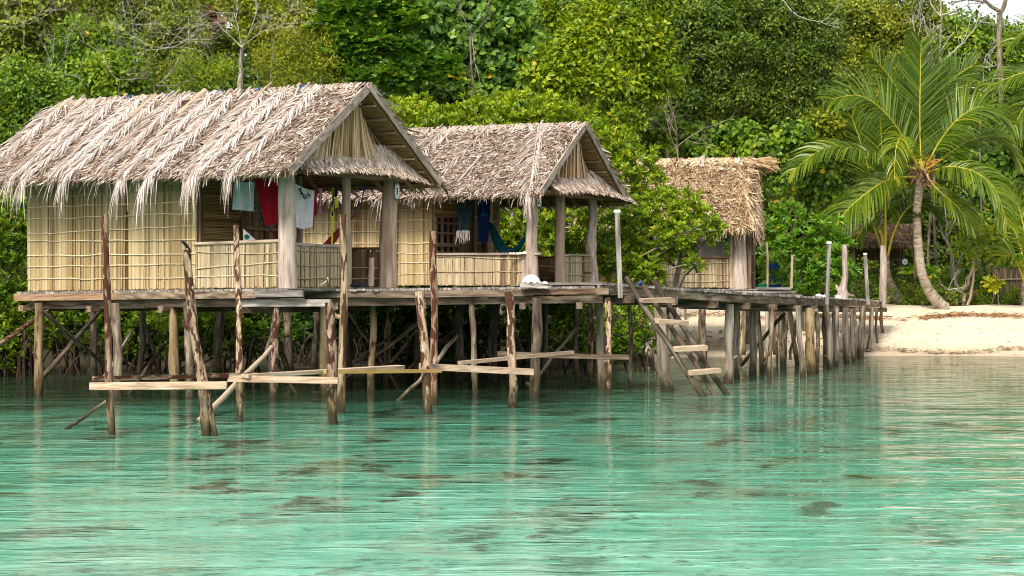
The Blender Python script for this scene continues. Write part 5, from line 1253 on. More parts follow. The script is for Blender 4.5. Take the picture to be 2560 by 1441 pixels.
DP = 67.5
bz = P(2330, 758, DP)
palm = thing('coconut_palm', 'large coconut palm with curved ringed trunk and wide crown on the beach', 'palm', (bz[0] + .5, DP, float(gz(bz[0], DP))), 'coconut palms on the beach')
tp = spline(PP(DP, (2360, 772, .3), (2330, 738, .15), (2306, 690), (2296, 620), (2292, 540), (2297, 480), (2302, 430)), 30)
mb = MB(); mb.tube(tp, np.interp(np.linspace(0, 1, 30), [0, .12, .3, .8, 1], [.24, .19, .16, .135, .15]) * (1 + 0.05 * np.sin(np.arange(30) * 2.6)), 12, rough=.03); part(mb, 'trunk', M['palmtrunk'], palm)
mb = MB()
hub = P(2304, 440, DP)
for i in range(70):
    a = rng.random() * 6.28; b = hub + np.array([math.cos(a) * .13, math.sin(a) * .13, rng.uniform(-.25, .35)])
    d = nrm(np.array([math.cos(a), math.sin(a), rng.uniform(-1.3, 0.9)])); l_ = rng.uniform(.2, .55)
    mb.ribbons(np.array([[b, b + d * l_ * .5, b + d * l_ + np.array([0, 0, -.08])]]), np.array([[[.05, .01, .0], [.05, 0, .02], [.012, 0, 0]]]) * rng.uniform(.5, 1.2), np.array([rng.random()]))
part(mb, 'fibre_sheath', M['fibre'], palm)
mb = MB()
for i in range(16):
    b = P(2318 + rng.normal(0, 8), 418 + rng.normal(0, 8), DP - .25); d = nrm(np.array([rng.normal(.25, .6), -.4, rng.uniform(.1, 1.1)])); mb.tube([b, b + d * .25, b + d * .45 + np.array([.03, -.03, -.06])], [.02, .014, .006], 5)
part(mb, 'flower_stalk', M['flower'], palm)
H = (2304, 430)
FR = [((H, (2300, 340, -.1), (2300, 230, -.2), (2303, 105, 0)), dict(face=.95, droop=.04, leaf=1.25, tshift=-.12, n=135)),
      ((H, (2280, 330, .3), (2238, 215, .5), (2178, 140, .4)), dict(face=.6, droop=.3, leaf=.95, tshift=-.05)),
      (((2300, 425), (2268, 360, -.5), (2215, 285, -.9), (2150, 240, -1.2), (2078, 248, -1.4)), dict(face=.55, droop=.45, leaf=1.2)),
      (((2298, 428), (2235, 402, -.5), (2150, 375, -1.1), (2060, 372, -1.6), (1978, 432, -2.0)), dict(face=.3, droop=.6, leaf=1.2, tshift=.06, n=135)),
      (((2296, 442), (2225, 448, -.8), (2155, 492, -1.4), (2100, 548, -1.6), (2068, 618, -1.6)), dict(face=.35, droop=.7, leaf=1.3, tshift=.04, n=135)),
      (((2300, 432), (2278, 385, -1.0), (2255, 345, -1.6), (2240, 372, -2.2), (2236, 450, -2.5)), dict(face=.3, droop=.8, leaf=.85, n=46, tshift=.2)),
      (((2312, 425), (2352, 350, -.3), (2405, 290, -.5), (2462, 268, -.5), (2522, 305, -.4)), dict(face=.5, droop=.55, leaf=1.25, tshift=.03, n=135)),
      (((2316, 425), (2372, 385, .3), (2430, 350, .6), (2490, 345, .8), (2545, 400, .9)), dict(face=.4, droop=.6, leaf=1.15, tshift=.0)),
      (((2318, 432), (2370, 418, -.8), (2430, 428, -1.4), (2485, 470, -1.7), (2518, 560, -1.8)), dict(face=.4, droop=.75, leaf=1.25, tshift=.08, n=135)),
      (((2316, 445), (2350, 480, -.3), (2395, 520, -.5), (2432, 570, -.5)), dict(face=.4, droop=.6, leaf=.95, n=50, tshift=.05)),
      ((H, (2335, 330, .6), (2370, 215, .9), (2440, 158, .9)), dict(face=.6, droop=.35, leaf=1.0, tshift=-.04)),
      ((H, (2320, 320, .5), (2338, 220, .7), (2352, 160, .7)), dict(face=.8, droop=.2, leaf=.9, tshift=-.15, n=50)),
      ((H, (2280, 340, .7), (2262, 230, 1.0), (2258, 150, 1.0)), dict(face=.8, droop=.2, leaf=.9, tshift=-.15, n=50)),
      (((2300, 436), (2282, 395, .8), (2230, 400, 1.8), (2190, 470, 2.2)), dict(face=.2, droop=.8, leaf=1.0, n=50, tshift=-.15)),
      (((2310, 440), (2345, 420, .9), (2385, 460, 1.8), (2400, 540, 2.2)), dict(face=.2, droop=.8, leaf=1.0, n=50, tshift=-.15))]
for pts, kw in FR: palm_frond(palm, PP(DP, *pts), **kw)

D2_ = 70.5
b2_ = P(2222, 735, D2_)
palm2 = thing('coconut_palm', 'young coconut palm with upright yellow stems in front of the dark beach hut', 'palm', (b2_[0], D2_, float(gz(b2_[0], D2_))), 'coconut palms on the beach')
mb = MB(); mb.tube(spline(PP(D2_, (2250, 755), (2228, 725), (2216, 690), (2213, 640)), 14), np.linspace(.26, .13, 14), 10); part(mb, 'trunk', M['palmtrunk'], palm2)
for pts, kw in [(((2213, 660), (2214, 560), (2212, 460), (2206, 380), (2200, 300)), dict(face=.9, droop=.15, leaf=1.0, r=.05, start=.3)),
                (((2210, 660), (2196, 600), (2165, 540), (2120, 530), (2070, 580)), dict(face=.4, droop=.6, leaf=1.0, r=.05, start=.3)),
                (((2216, 660), (2232, 590), (2262, 530), (2300, 510), (2350, 540)), dict(face=.4, droop=.6, leaf=1.0, r=.05, start=.35)),
                (((2212, 660), (2196, 540, .4), (2165, 400, .8), (2128, 290, .8)), dict(face=.75, droop=.25, leaf=1.0, r=.045, start=.4)),
                (((2214, 660), (2205, 590, -.3), (2170, 560, -.6), (2140, 600, -.8)), dict(face=.3, droop=.7, leaf=.8, r=.045, start=.45, n=36))]:
    palm_frond(palm2, PP(D2_, *pts), tshift=-.08, **kw)

D3_ = 69.0
b3_ = P(2565, 755, D3_)
palm3 = thing('coconut_palm', 'short yellowish palm cut off by the right edge, near the beach top', 'palm', (b3_[0], D3_, float(gz(b3_[0], D3_))), 'coconut palms on the beach')
mb = MB(); mb.tube(PP(D3_, (2566, 765), (2562, 735), (2560, 705)), [.2, .17, .13], 10); part(mb, 'trunk', M['palmtrunk'], palm3)
for pts in [((2560, 710), (2556, 640), (2535, 580), (2500, 558), (2455, 605)), ((2560, 710), (2565, 620), (2550, 530), (2520, 470)), ((2562, 710), (2590, 620), (2640, 590), (2690, 640)), ((2560, 710), (2548, 670, -.6), (2530, 640, -.9), (2505, 640, -1)), ((2562, 710), (2580, 600), (2600, 480), (2590, 420))]:
    palm_frond(palm3, PP(D3_, *pts), tshift=.22, leaf=.85, n=46, face=.4, droop=.55, start=.28)

D4_ = 72.0
b4_ = P(2690, 760, D4_)
palm4 = thing('coconut_palm', 'tall palm beyond the right edge, only its frond tips hanging in', 'palm', (b4_[0], D4_, float(gz(b4_[0], D4_))), 'coconut palms on the beach')
mb = MB(); mb.tube(PP(D4_, (2700, 765), (2680, 500), (2690, 200)), [.25, .17, .15], 10); part(mb, 'trunk', M['palmtrunk'], palm4)
for pts in [((2690, 200), (2640, 120), (2580, 78), (2525, 110)), ((2690, 200), (2620, 180), (2550, 185), (2475, 215)), ((2690, 205), (2620, 220), (2560, 270), (2525, 350)), ((2690, 200), (2720, 90), (2780, 40), (2850, 80)), ((2690, 200), (2760, 180), (2850, 240)), ((2690, 200), (2690, 60), (2670, -40))]:
    palm_frond(palm4, PP(D4_, *pts), tshift=.05, leaf=1.15, n=56, face=.4, droop=.55, start=.2)

# small shore trees, plants
GS = 'thin shore trees behind the beach'
t = tree('shore_tree', 'twin-stemmed thin tree with pale crooked trunks right of the big palm', 'tree', [(2430, 560, 40, 69), (2470, 590, 34, 69), (2410, 610, 28, 69), (2450, 640, 22, 69)], 'broad', 'l_mid', GS, base=(2405, 69), trunk=[(2412, 720, 69), (2438, 650, 69), (2446, 590, 69)], tr=.075, tmat='tanpost', tshift=.2, limbs=True, dens=.8)
mb = MB(); limb(mb, P(2420, 765, 68.9), P(2438, 665, 68.9), .06, .04); limb(mb, P(2438, 665, 68.9), P(2415, 590, 69), .04, .02); part(mb, 'stem', M['tanpost'], t)
bare('white bark dead trunk leaning behind the big palm trunk', 2362, 600, 72, [(.2, 1), (-.2, .9), (.6, .8)], 1.0, .07, tm='dead')
bare('thin grey dead stem between the palm and the twin-stemmed tree', 2395, 660, 71, [(.3, 1), (-.4, .8)], .8, .03)
bare('fallen pale branches lying beside the foot of the big palm', 2370, 725, 69, [(-1, .5), (1, -.3), (.8, .3), (.4, .8)], .6, .03, depth=2)
t = tree('shrub', 'small yellow-leaved seedling standing at the beach edge', 'plant', [(2478, 712, 15, 68.6)], 'bigleaf', 'l_feather', None, base=(2483, 68.6), tr=.02, size=.75, dens=1.6, tshift=.25, tmat='tanpost', limbs=False)
t = tree('sapling', 'broad-leaved sapling under the right-edge palm fronds', 'plant', [(2490, 640, 25, 69.5), (2530, 655, 26, 69.5), (2455, 650, 16, 69.5)], 'bigleaf', 'l_big', None, base=(2495, 69.5), tr=.025, size=.9, dens=1.1, tshift=.1, tmat='tanpost')
t = tree('sapling', 'two-leaved broad sapling clinging beside the big palm trunk', 'plant', [(2270, 690, 17, 68), (2330, 685, 17, 68)], 'bigleaf', 'l_big', None, base=(2300, 68.2), tr=.02, size=.8, dens=1.2, tshift=.2, limbs=True)
mb = MB()
for px in range(2130, 2640, 26):
    crown(mb, [(px + rng.uniform(-10, 10), 748 + rng.uniform(-14, 4), rng.uniform(18, 32), 69.6 + rng.uniform(-.5, 1))], 'herb', jit=.3, tshift=rng.normal(0.15, .15), dens=1)
    crown(mb, [(px + rng.uniform(-10, 10), 715 + rng.uniform(-26, 6), rng.uniform(22, 40), 73)], 'herb', jit=.6, tshift=rng.normal(.05, .15), dens=.8)
tag(mb.build('undergrowth', M['l_mid'], org=np.array([14, 71.0, 1.4])), 'low green undergrowth along the top of the beach', 'undergrowth', kind='stuff')

# seaweed line and litter on the sand
def scatter_line(mb, n, x0, x1, yc, ys, ln, wd, flat=.25):
    x = rng.uniform(x0, x1, n); y = yc + rng.normal(0, ys, n) + .25 * np.sin(x * 1.3)
    z = gz(x, y) + .02 + rng.random(n) * .05
    a = rng.normal(0, .5, n) + (rng.random(n) < .5) * np.pi; ll = rng.uniform(*ln, n)
    p = np.stack([x, y, z], 1); d = np.stack([np.cos(a), np.sin(a), rng.normal(0, flat, n)], 1)
    pts = np.stack([p + d * (ll * k / 3)[:, None] + np.array([0, 0, .03]) * math.sin(k) for k in range(4)], 1)
    sd = np.zeros((n, 4, 3)); sd[..., 2] = rng.uniform(*wd, n)[:, None]; sd[..., 1] = rng.uniform(*wd, n)[:, None]
    mb.ribbons(pts, sd, rng.random(n))
mb = MB()
for x0, x1, n in [(9.8, 12.2, 260), (13.4, 17.5, 420), (3.8, 9.0, 200), (17.5, 20, 200), (10, 20, 160)]:
    scatter_line(mb, n, x0, x1, 65.6, .2, (.08, .3), (.004, .012))
tag(mb.build('seaweed', M['seaweed'], org=np.array([13, 65.6, 1.0])), 'line of dry brown seaweed stranded across the sand', 'seaweed', kind='stuff')
mb = MB()
scatter_line(mb, 500, 9.6, 20, 58.4, .12, (.05, .2), (.008, .02)); scatter_line(mb, 170, 9, 20, 61.5, 1.9, (.03, .14), (.004, .010)); scatter_line(mb, 90, 3.8, 9.5, 60.5, 1.6, (.05, .2), (.008, .02))
tag(mb.build('beach_litter', M['debris'], org=np.array([12, 61, .4])), 'scattered dry leaves and twigs on the sand', 'litter', kind='stuff')
# ---------------------------------------------------------------- front posts of the unfinished deck, planks, ladder
GP = 'bare trunk posts standing in the water in front of the huts'
def fpost(label, pt, pyt, pb, pyb, w_, mat, **kw):
    mb, pts, rad, r = log_mesh(pt, pyt, pb, pyb, w_, wob=kw.pop('wob', .02), n=12, **kw)
    if label.startswith('forked'):
        a, b = pts[3], pts[-1]
        mb.tube([a, (a + b) / 2 + np.array([.10, -.03, 0]), b + np.array([.16, 0, 0])], [r * .5, r * .55, r * .6], 9, rough=.08)
        mb.tube([pts[4] + (-.03, 0, 0), pts[4] + (-.12, -.04, .07), pts[4] + (-.15, -.05, .16)], [r * .6, r * .5, r * .35], 8)
        mb.tube([pts[2], pts[2] + (.07, -.03, .05)], [r * .6, r * .4], 8)
    if 'knot' in label:
        q = pts[5]; mb.tube([q, q + (-.13, -.03, .04), q + (-.16, -.03, .10)], [r * .7, r * .55, r * .3], 8)
    return tag(mb.build('wooden_post', M[mat]), label, 'post', GP)
fpost('tall reddish post at the far left, one end of the lowest pale plank', 263, 537, 278, 1088, 19, 'redbark')
fpost('forked pale-barked leaning post with a small black bird on top', 466, 625, 515, 1090, 25, 'bark', wob=.03)
fpost('straight mottled post in front of the parapet of the nearest hut', 594, 563, 598, 1055, 18, 'bark', taper=.8)
fpost('short thick slanting-top post next to the tall smooth yellowish one', 824, 757, 834, 1060, 27, 'bark')
fpost('tall smooth yellowish post with a side knot before the middle post of the nearest porch', 861, 536, 852, 1033, 20, 'tanpole')
fpost('short leaning tan post next to the tall dark mottled one', 1052, 729, 1069, 1035, 24, 'bark')
fpost('tall dark and white mottled post before the wall corner of the middle hut', 1081, 578, 1087, 1014, 19, 'redbark', taper=.95)
fpost('short bent peeling post at the right end of the post row', 1269, 728, 1285, 1020, 23, 'bark', wob=.05)

GL = 'loose planks nailed across the bare posts'
def plank(label, a, b, hpx, mat, dep=.05):
    pa, pb = P(*a), P(*b); h = hpx / F * (a[2] + b[2]) / 2
    mb = MB(); N = 5
    t = nrm(pb - pa)
    mb.beam(pa, pb, dep, h, jit=.006)
    return tag(mb.build('plank', M[mat]), label, 'plank', GL)
dpt = lambda yb: WD(yb)
plank('widest and lowest pale plank, at the left between reddish and forked posts', (225, 966, 28.15), (567, 964, 27.8), 19, 'freshplank')
plank('thin brown plank behind the lowest pale one', (232, 948, 28.75), (642, 936, 31.2), 11, 'redbark')
plank('pale plank right of the forked post, ending at the short thick post', (570, 947, 30.75), (846, 952, 30.25), 17, 'freshplank')
plank('long thin pale plank rising from left to right over the plank below it', (612, 941, 30.6), (1003, 918, 33.6), 9, 'freshplank', .16)
plank('thin golden yellow plank between the short thick and the leaning posts', (812, 930, 31.2), (1102, 928, 33.0), 9, 'yellowplank', .06)
plank('pinkish plank crossing the leaning and the bent posts', (1048, 917, 33.15), (1333, 931, 34.1), 16, 'freshplank')
plank('rising pale plank resting behind the bent post', (1150, 908, 34.75), (1430, 881, 36.6), 9, 'freshplank', .12)
plank('weathered dark beam right of the bent post, reaching the jetty stilts', (1245, 886, 37.2), (1572, 894, 38.0), 13, 'beamwood')

lad = thing('ladder', 'rough log ladder with four plank steps leaning on the jetty into the water', 'ladder', tuple(P(1790, 990, 38.0)))
for (a, b, wpx) in [((1561, 693, 38.15), (1768, 1005, 37.6), 15), ((1600, 703, 38.5), (1800, 1005, 38.0), 13), ((1632, 700, 38.8), (1828, 1005, 38.2), 15)]:
    mb = MB(); r = wpx / F * 38 / 2; mb.tube(trunk_pts(P(*a), P(*b), .025, 10), np.linspace(r * .9, r, 10), 9, rough=.07); part(mb, 'rail', M['stilt' if wpx != 13 else 'beamwood'], lad)
for (a, b) in [((1603, 752), (1681, 750)), ((1640, 803), (1716, 808)), ((1684, 874), (1764, 869)), ((1722, 933), (1797, 926))]:
    mb = MB(); f = (a[1] - 700) / 300
    mb.beam(P(*a, 38.02 - f * .45), P(*b, 38.45 - f * .45), .14, .085, jit=.008, up=(0, -.2, 1)); part(mb, 'step', M['freshplank'], lad)
mb = MB(); mb.tube([P(1600, 708, 38.46), P(1602.5, 711, 38.44)], .051, 10); part(mb, 'rope_tie', bpy.data.materials['blue_rope_tie'], lad)

GLP = 'slim wooden lamp posts along the jetty'
for (label, a, b, d, wpx, cw, zd) in [('nearest slim lamp post with a flat cap, above the ladder', (1543, 534), (1551, 745), 38.15, 12, 18, 0), ('middle slim lamp post on the jetty, in front of the green bush', (2073, 612), (2067, 762), 48.5, 9, 14, 0), ('farthest slim lamp post with a small white cap, in front of the dark beach hut', (2163, 640), (2170, 762), 57.0, 8, 10, 0)]:
    t = thing('lamp_post', label, 'lamp post', tuple(P(*b, d)), GLP)
    mb = MB(); mb.beam(P(*b, d), P(*a, d), wpx / F * d, wpx / F * d, up=(0, 1, 0), jit=.004); part(mb, 'post', M['deckwood'], t)
    c = P(a[0], a[1] - 3, d); r = cw / F * d / 2
    mb = MB(); mb.tube([c + (0, 0, -.02), c + (0, 0, .0), c + (0, 0, .03), c + (0, 0, .045)], [r * .8, r, r, r * .7], 12); part(mb, 'lamp_cap', M['white'], t)
GD = 'driftwood posts on the jetty'
mb = MB(); d = 50.5
mb.tube(spline(PP(d, (2105, 748), (2108, 720), (2113, 690), (2112, 650), (2111, 612)), 14), np.array([18, 16, 14, 11, 10, 9, 8.5, 8, 8, 8, 8, 7.5, 7, 5]) / F * d * .95, 10, rough=.1)
for q in [((2104, 735), (2094, 722), (2090, 712)), ((2108, 730), (2122, 738), (2135, 740)), ((2100, 738), (2092, 742), (2086, 740))]:
    mb.tube(PP(d, *q), np.array([7, 5, 2.5]) / F * d, 7, rough=.1)
tag(mb.build('driftwood_post', M['board']), 'weathered driftwood trunk with a flared rooty foot standing on the jetty', 'post', GD)
mb = MB(); d = 61.5; mb.tube(trunk_pts(P(2207, 768, d), P(2208, 614, d), .015, 8), np.array([9, 9, 9, 9.5, 9, 8.5, 8, 6]) / F * d, 10, rough=.06)
tag(mb.build('driftwood_post', M['board']), 'thick upright driftwood post at the shore end of the jetty', 'post', GD)

# ---------------------------------------------------------------- washing and hammocks
def grid_cloth(name, m, tl, tr, bl, br, nx=14, nz=14, fold=.03, nf=3, label=None, cat='cloth', thick=.006, sagb=0.0, group=None, edge=None):
    tl, tr, bl, br = map(np.asarray, (tl, tr, bl, br))
    nor = nrm(np.cross(tr - tl, bl - tl)); nor = nor if nor[1] < 0 else -nor
    ph = random.random() * 6
    V = []
    for j in range(nz + 1):
        q = j / nz
        for i in range(nx + 1):
            s = i / nx
            p = (tl * (1 - s) + tr * s) * (1 - q) + (bl * (1 - s) + br * s) * q
            p = p + nor * fold * (math.sin(s * nf * 6.28 + ph + q * .8) * (.3 + .7 * q) + .3 * math.sin(s * 17 + q * 5)) + np.array([0, 0, -.02 * math.sin(s * math.pi) * (1 - q) - sagb * math.sin(s * math.pi) * q])
            if edge: p = p + np.array([0, 0, edge(s) * q])
            V.append(p)
    V = np.array(V); n = nx + 1
    i = (np.arange(nz)[:, None] * n + np.arange(nx)[None]).ravel()
    q = np.stack([i, i + 1, i + n + 1, i + n], 1)
    mb = MB(); mb.add(V + nor * thick / 2, q, .5, None, True); mb.add(V - nor * thick / 2, q[:, ::-1], .5, None, True)
    o = mb.build(name, m)
    if label: tag(o, label, cat, group)
    return o, nor

M['red'] = cloth('crimson_cloth', (0.36, 0.012, 0.025)); M['paleblue'] = cloth('pale_blue_towel', (0.50, 0.58, 0.62)); M['whitecloth'] = cloth('white_shirt_cotton', (0.86, 0.82, 0.88))
M['pink'] = cloth('magenta_strap', (0.50, 0.015, 0.13)); M['pinkwhite'] = cloth('pink_white_cloth', (0.62, 0.42, 0.46), (0.5, 0.03, 0.14)); M['yellow'] = cloth('acid_yellow_strap', (0.60, 0.55, 0.02)); M['blackcloth'] = cloth('black_cloth', (0.012, 0.014, 0.018))
M['navy'] = cloth('navy_blue_cloth', (0.008, 0.025, 0.10)); M['shawl'] = cloth('dark_slate_shawl', (0.018, 0.035, 0.040)); M['fringe'] = cloth('pale_shawl_fringe', (0.45, 0.40, 0.36)); M['teal'] = cloth('dark_teal_hammock', (0.006, 0.075, 0.085), (0.003, 0.035, 0.045))
M['maroon'] = cloth('maroon_hammock', (0.28, 0.035, 0.045), (0.13, 0.015, 0.02)); M['ropeblue'] = cloth('blue_rope', (0.02, 0.085, 0.24)); M['cream'] = cloth('cream_sheet', (0.62, 0.60, 0.52)); M['tarp'] = cloth('blue_tarpaulin', (0.015, 0.06, 0.26)); M['green'] = cloth('green_print', (0.01, 0.17, 0.08)); M['reddish'] = cloth('red_brown_table_top', (0.14, 0.035, 0.02)); M['amber'] = cloth('amber_plastic', (0.62, 0.33, 0.02), rough=.4)

mb = MB(); la, lb = P(575, 449, 38.55), P(868, 470, 39.25)
mb.tube([la + (lb - la) * q + np.array([0, 0, -.06 * math.sin(q * math.pi)]) for q in np.linspace(0, 1, 12)], .006, 5)
tag(mb.build('washing_line', M['blackcloth']), 'thin dark washing line strung across the nearest porch', 'washing line')
GW = 'washing hung in the porches'
grid_cloth('towel', M['paleblue'], P(586, 452, 38.6), P(636, 455, 38.62), P(580, 524, 38.6), P(634, 529, 38.62), label='pale blue towel on the line behind the trailing thatch', cat='towel', fold=.03, nf=1.6, group=GW)
grid_cloth('sarong', M['red'], P(637, 447, 38.64), P(722, 445, 38.75), P(663, 566, 38.64), P(722, 552, 38.75), label='large crimson cloth beside the thick grey corner post', cat='cloth', fold=.045, nf=2.3, group=GW)
sh, nor = grid_cloth('shirt', M['whitecloth'], P(735, 458, 38.78), P(786, 478, 38.85), P(735, 566, 38.78), P(781, 566, 38.85), label='white shirt with black lettering right of the thick grey corner post', cat='shirt', fold=.03, nf=1.4, sagb=.05, group=GW)
def glyph(mb, o, ex, ez, s, polys):
    for poly in polys:
        v = np.array([o + ex * x * s + ez * y * s for x, y in poly]); mb.add(v, [range(4)] if len(poly) == 4 else None, .5, tris=None if len(poly) == 4 else [(0, 1, 2)])
LET = {'I': [[(.0, 0), (.5, 0), (.5, .18), (0, .18)], [(0, .82), (.5, .82), (.5, 1), (0, 1)], [(.14, .18), (.36, .18), (.36, .82), (.14, .82)]],
       'B': [[(0, 0), (.22, 0), (.22, 1), (0, 1)], [(.22, 0), (.55, 0), (.55, .17), (.22, .17)], [(.22, .42), (.55, .42), (.55, .58), (.22, .58)], [(.22, .83), (.52, .83), (.52, 1), (.22, 1)], [(.48, .1), (.68, .1), (.68, .46), (.48, .46)], [(.46, .55), (.64, .55), (.64, .9), (.46, .9)]],
       'A': [[(0, 0), (.2, 0), (.44, 1), (.28, 1)], [(.55, 0), (.75, 0), (.46, 1), (.30, 1)], [(.16, .28), (.58, .28), (.58, .42), (.16, .42)]]}
mb = MB(); ex = nrm(np.array([.88, .05, .42])); ez = nrm(np.array([-.38, 0, .92])); nz_ = np.array([0, -.045, 0])
glyph(mb, P(752, 489, 38.76) + nz_, ex, ez, .13, LET['I']); glyph(mb, P(761, 500, 38.77) + nz_, ex, ez, .095, LET['B']); glyph(mb, P(770, 496, 38.78) + nz_, ex, ez, .095, LET['A'])
part(mb, 'lettering', M['blackcloth'], sh)
grid_cloth('ribbon', M['pink'], P(784, 474, 38.9), P(790, 476, 38.9), P(783, 575, 38.9), P(784.5, 577, 38.9), nx=4, label='narrow magenta strap hanging at the edge of the white shirt', cat='strap', fold=.01, nf=1, group=GW)
grid_cloth('swimwear', M['pink'], P(787, 478, 38.92), P(792, 479, 38.92), P(784, 536, 38.92), P(792, 540, 38.92), nx=4, label='crumpled magenta bikini top by the white shirt', cat='bikini', fold=.02, nf=1, group=GW)
grid_cloth('cloth_strip', M['pinkwhite'], P(798, 468, 38.98), P(806, 470, 38.98), P(797, 532, 38.98), P(804, 531, 38.98), nx=5, label='pink and white narrow cloth on the line', cat='cloth', fold=.02, nf=1.2, group=GW)
bk = thing('bikini', 'yellow and black bikini with a long yellow strap on the line', 'bikini', tuple(P(835, 615, 39.0)), GW)
for (q, wpx, mt) in [(((832, 470), (832, 520), (831, 570), (830, 614)), 2.2, 'yellow'), (((834, 472), (833, 500), (829, 530)), 2.0, 'yellow')]:
    mb = MB(); pts = np.array([PP(39.0, *q)]); sd = np.zeros_like(pts); sd[..., 0] = wpx / F * 39 ; mb.ribbons(pts, sd, np.array([.5])); part(mb, 'strap', M[mt], bk)
for (tri, mt) in [(((836, 468), (846, 470), (843, 492), (836, 494)), 'blackcloth'), (((837, 494), (846, 494), (844, 516), (838, 522)), 'yellow'), (((825, 540), (831, 518), (837, 542), (831, 546)), 'yellow'), (((828, 536), (831, 524), (834, 538), (831, 542)), 'blackcloth')]:
    c = np.array(PP(38.98 if mt == 'yellow' else 38.965, *tri)); mb = MB(); mb.box8(np.vstack([c, c + (0, .02, 0)])); part(mb, 'cup' , M[mt], bk)

def hammock(name, label, m, pts, radpx, d, ropes, ropem):
    t = thing(name, label, 'hammock', tuple(PP(d, pts[len(pts) // 2])[0]), 'hammocks in the porches')
    c = spline(PP(d, *pts), 26); tg = nrm(np.gradient(c, axis=0))
    rr = np.interp(np.linspace(0, 1, 26), np.linspace(0, 1, len(radpx)), radpx) / F * d
    n = 16; V = []
    for i in range(26):
        sd = nrm(np.cross(tg[i], (0, 0, 1.0))); up = np.cross(sd, tg[i])
        for k in range(n + 1):
            a = math.pi * (k / n) + math.pi
            f = 1 + .10 * math.sin(k * 2.7 + i * .25)
            V.append(c[i] + sd * math.cos(a) * rr[i] * 1.1 * f + up * (math.sin(a) * rr[i] * f + rr[i] * .6))
    V = np.array(V); i = (np.arange(25)[:, None] * (n + 1) + np.arange(n)[None]).ravel()
    q = np.stack([i, i + 1, i + n + 2, i + n + 1], 1)
    mb = MB(); mb.add(V, q, .5, None, True); mb.add(V + np.array([0, 0, .006]), q[:, ::-1], .5, None, True)
    part(mb, 'fabric', m, t)
    for r_ in ropes:
        mb = MB(); mb.tube(np.array([P(*q) for q in r_]), .012, 6)
        k = np.array(P(*r_[len(r_) // 2]))
        for s in range(4): mb.tube([k, k + rng.normal(0, .05, 3) + (0, 0, -.03)], [.018, .008], 5)
        part(mb, 'rope', ropem, t)
    return t
hammock('hammock', 'maroon hammock sagging across the nearest porch on blue ropes', M['maroon'], [(680, 580, .3), (710, 605, .1), (760, 640, -.2), (815, 620, -.1), (850, 580, .1), (889, 536, .3)], [2, 9, 15, 15, 10, 2], 39.2, [[(618, 474, 38.9), (648, 525, 39.2), (655, 545, 39.3), (680, 580, 39.5)], [(889, 536, 39.5), (905, 500, 39.8), (911, 470, 40), (918, 445, 40.3)]], M['ropeblue'])
hammock('hammock', 'dark teal hammock slung low beside the middle hut front post', M['teal'], [(1224, 558, .8), (1232, 580, .5), (1246, 615, .2), (1268, 634, 0), (1296, 622, -.1), (1316, 592, -.2)], [3, 8, 13, 14, 11, 5], 48.0, [[(1203, 478, 48.9), (1211, 515, 48.8), (1214, 540, 48.8), (1224, 558, 48.8)], [(1316, 592, 47.8), (1322, 585, 47.6), (1326, 580, 47.4)]], M['ropeblue'])
s, nor = grid_cloth('shawl', M['shawl'], P(1142, 488, 47.7), P(1186, 490, 47.7), P(1144, 578, 47.7), P(1174, 578, 47.7), label='dark fringed shawl hanging in the middle hut porch', cat='shawl', fold=.03, nf=2, group=GW)
mb = MB()
for k in range(22):
    x = 1142 + 32 * k / 21; p = P(x, 577 + rng.uniform(-2, 2), 47.68); e = p + np.array([rng.normal(0, .02), 0, -rng.uniform(.18, .34)]); mb.tube([p, (p + e) / 2 + rng.normal(0, .012, 3), e], [.009, .008, .004], 5, tint=.5)
part(mb, 'fringe', M['fringe'], s)
grid_cloth('sarong', M['navy'], P(1194, 492, 48.5), P(1227, 490, 48.5), P(1196, 606, 48.5), P(1221, 604, 48.5), label='navy blue cloth hanging in the middle hut porch', cat='cloth', fold=.03, nf=2, group=GW)
mb = MB()
for k in range(14):
    a = rng.random() * 6.28; c = P(1209, 538, 48.4); mb.tube([c + rng.normal(0, .03, 3), c + np.array([math.cos(a) * .09, -.02, math.sin(a) * .05])], [.014, .01], 5)
mb.tube([P(1202, 478, 48.4), P(1206, 510, 48.4), P(1210, 538, 48.4), P(1216, 536, 48.4)], .012, 6)
tag(mb.build('rope_bundle', cloth('bright_blue_rope', (0.01, 0.13, 0.36))), 'bright blue knotted rope bundle over the navy cloth', 'rope')
mb = MB(); mb.tube([P(1140, 488, 47.75), P(1185, 491, 47.9), P(1230, 488, 48.6)], .006, 5); tag(mb.build('washing_line', M['blackcloth']), 'thin washing line carrying the fringed shawl of the middle hut', 'washing line')
grid_cloth('sheet', M['cream'], P(1755, 606, 57.9), P(1800, 605, 57.9), P(1753, 643, 57.9), P(1803, 643, 57.9), label='cream sheet hung under the golden thatch', cat='sheet', fold=.02, nf=1)
grid_cloth('towel', M['paleblue'], P(1801, 606, 57.8), P(1809, 606, 57.8), P(1802, 642, 57.8), P(1810, 642, 57.8), nx=4, label='narrow pale blue towel beside the cream sheet under the golden thatch', cat='towel', fold=.02, nf=1)
grid_cloth('tarpaulin', M['tarp'], P(1915, 655, 64.2), P(1965, 650, 64.2), P(1918, 735, 64.2), P(1962, 735, 64.2), label='blue tarpaulin behind the fresh green rosette bush', cat='tarpaulin', fold=.06, nf=1.5)
grid_cloth('sarong', M['blackcloth'], P(2190, 688, 74.6), P(2200, 688, 74.6), P(2188, 742, 74.6), P(2201, 742, 74.6), nx=5, label='black cloth hung over the half wall of the dark beach hut', cat='cloth', fold=.03, nf=1)

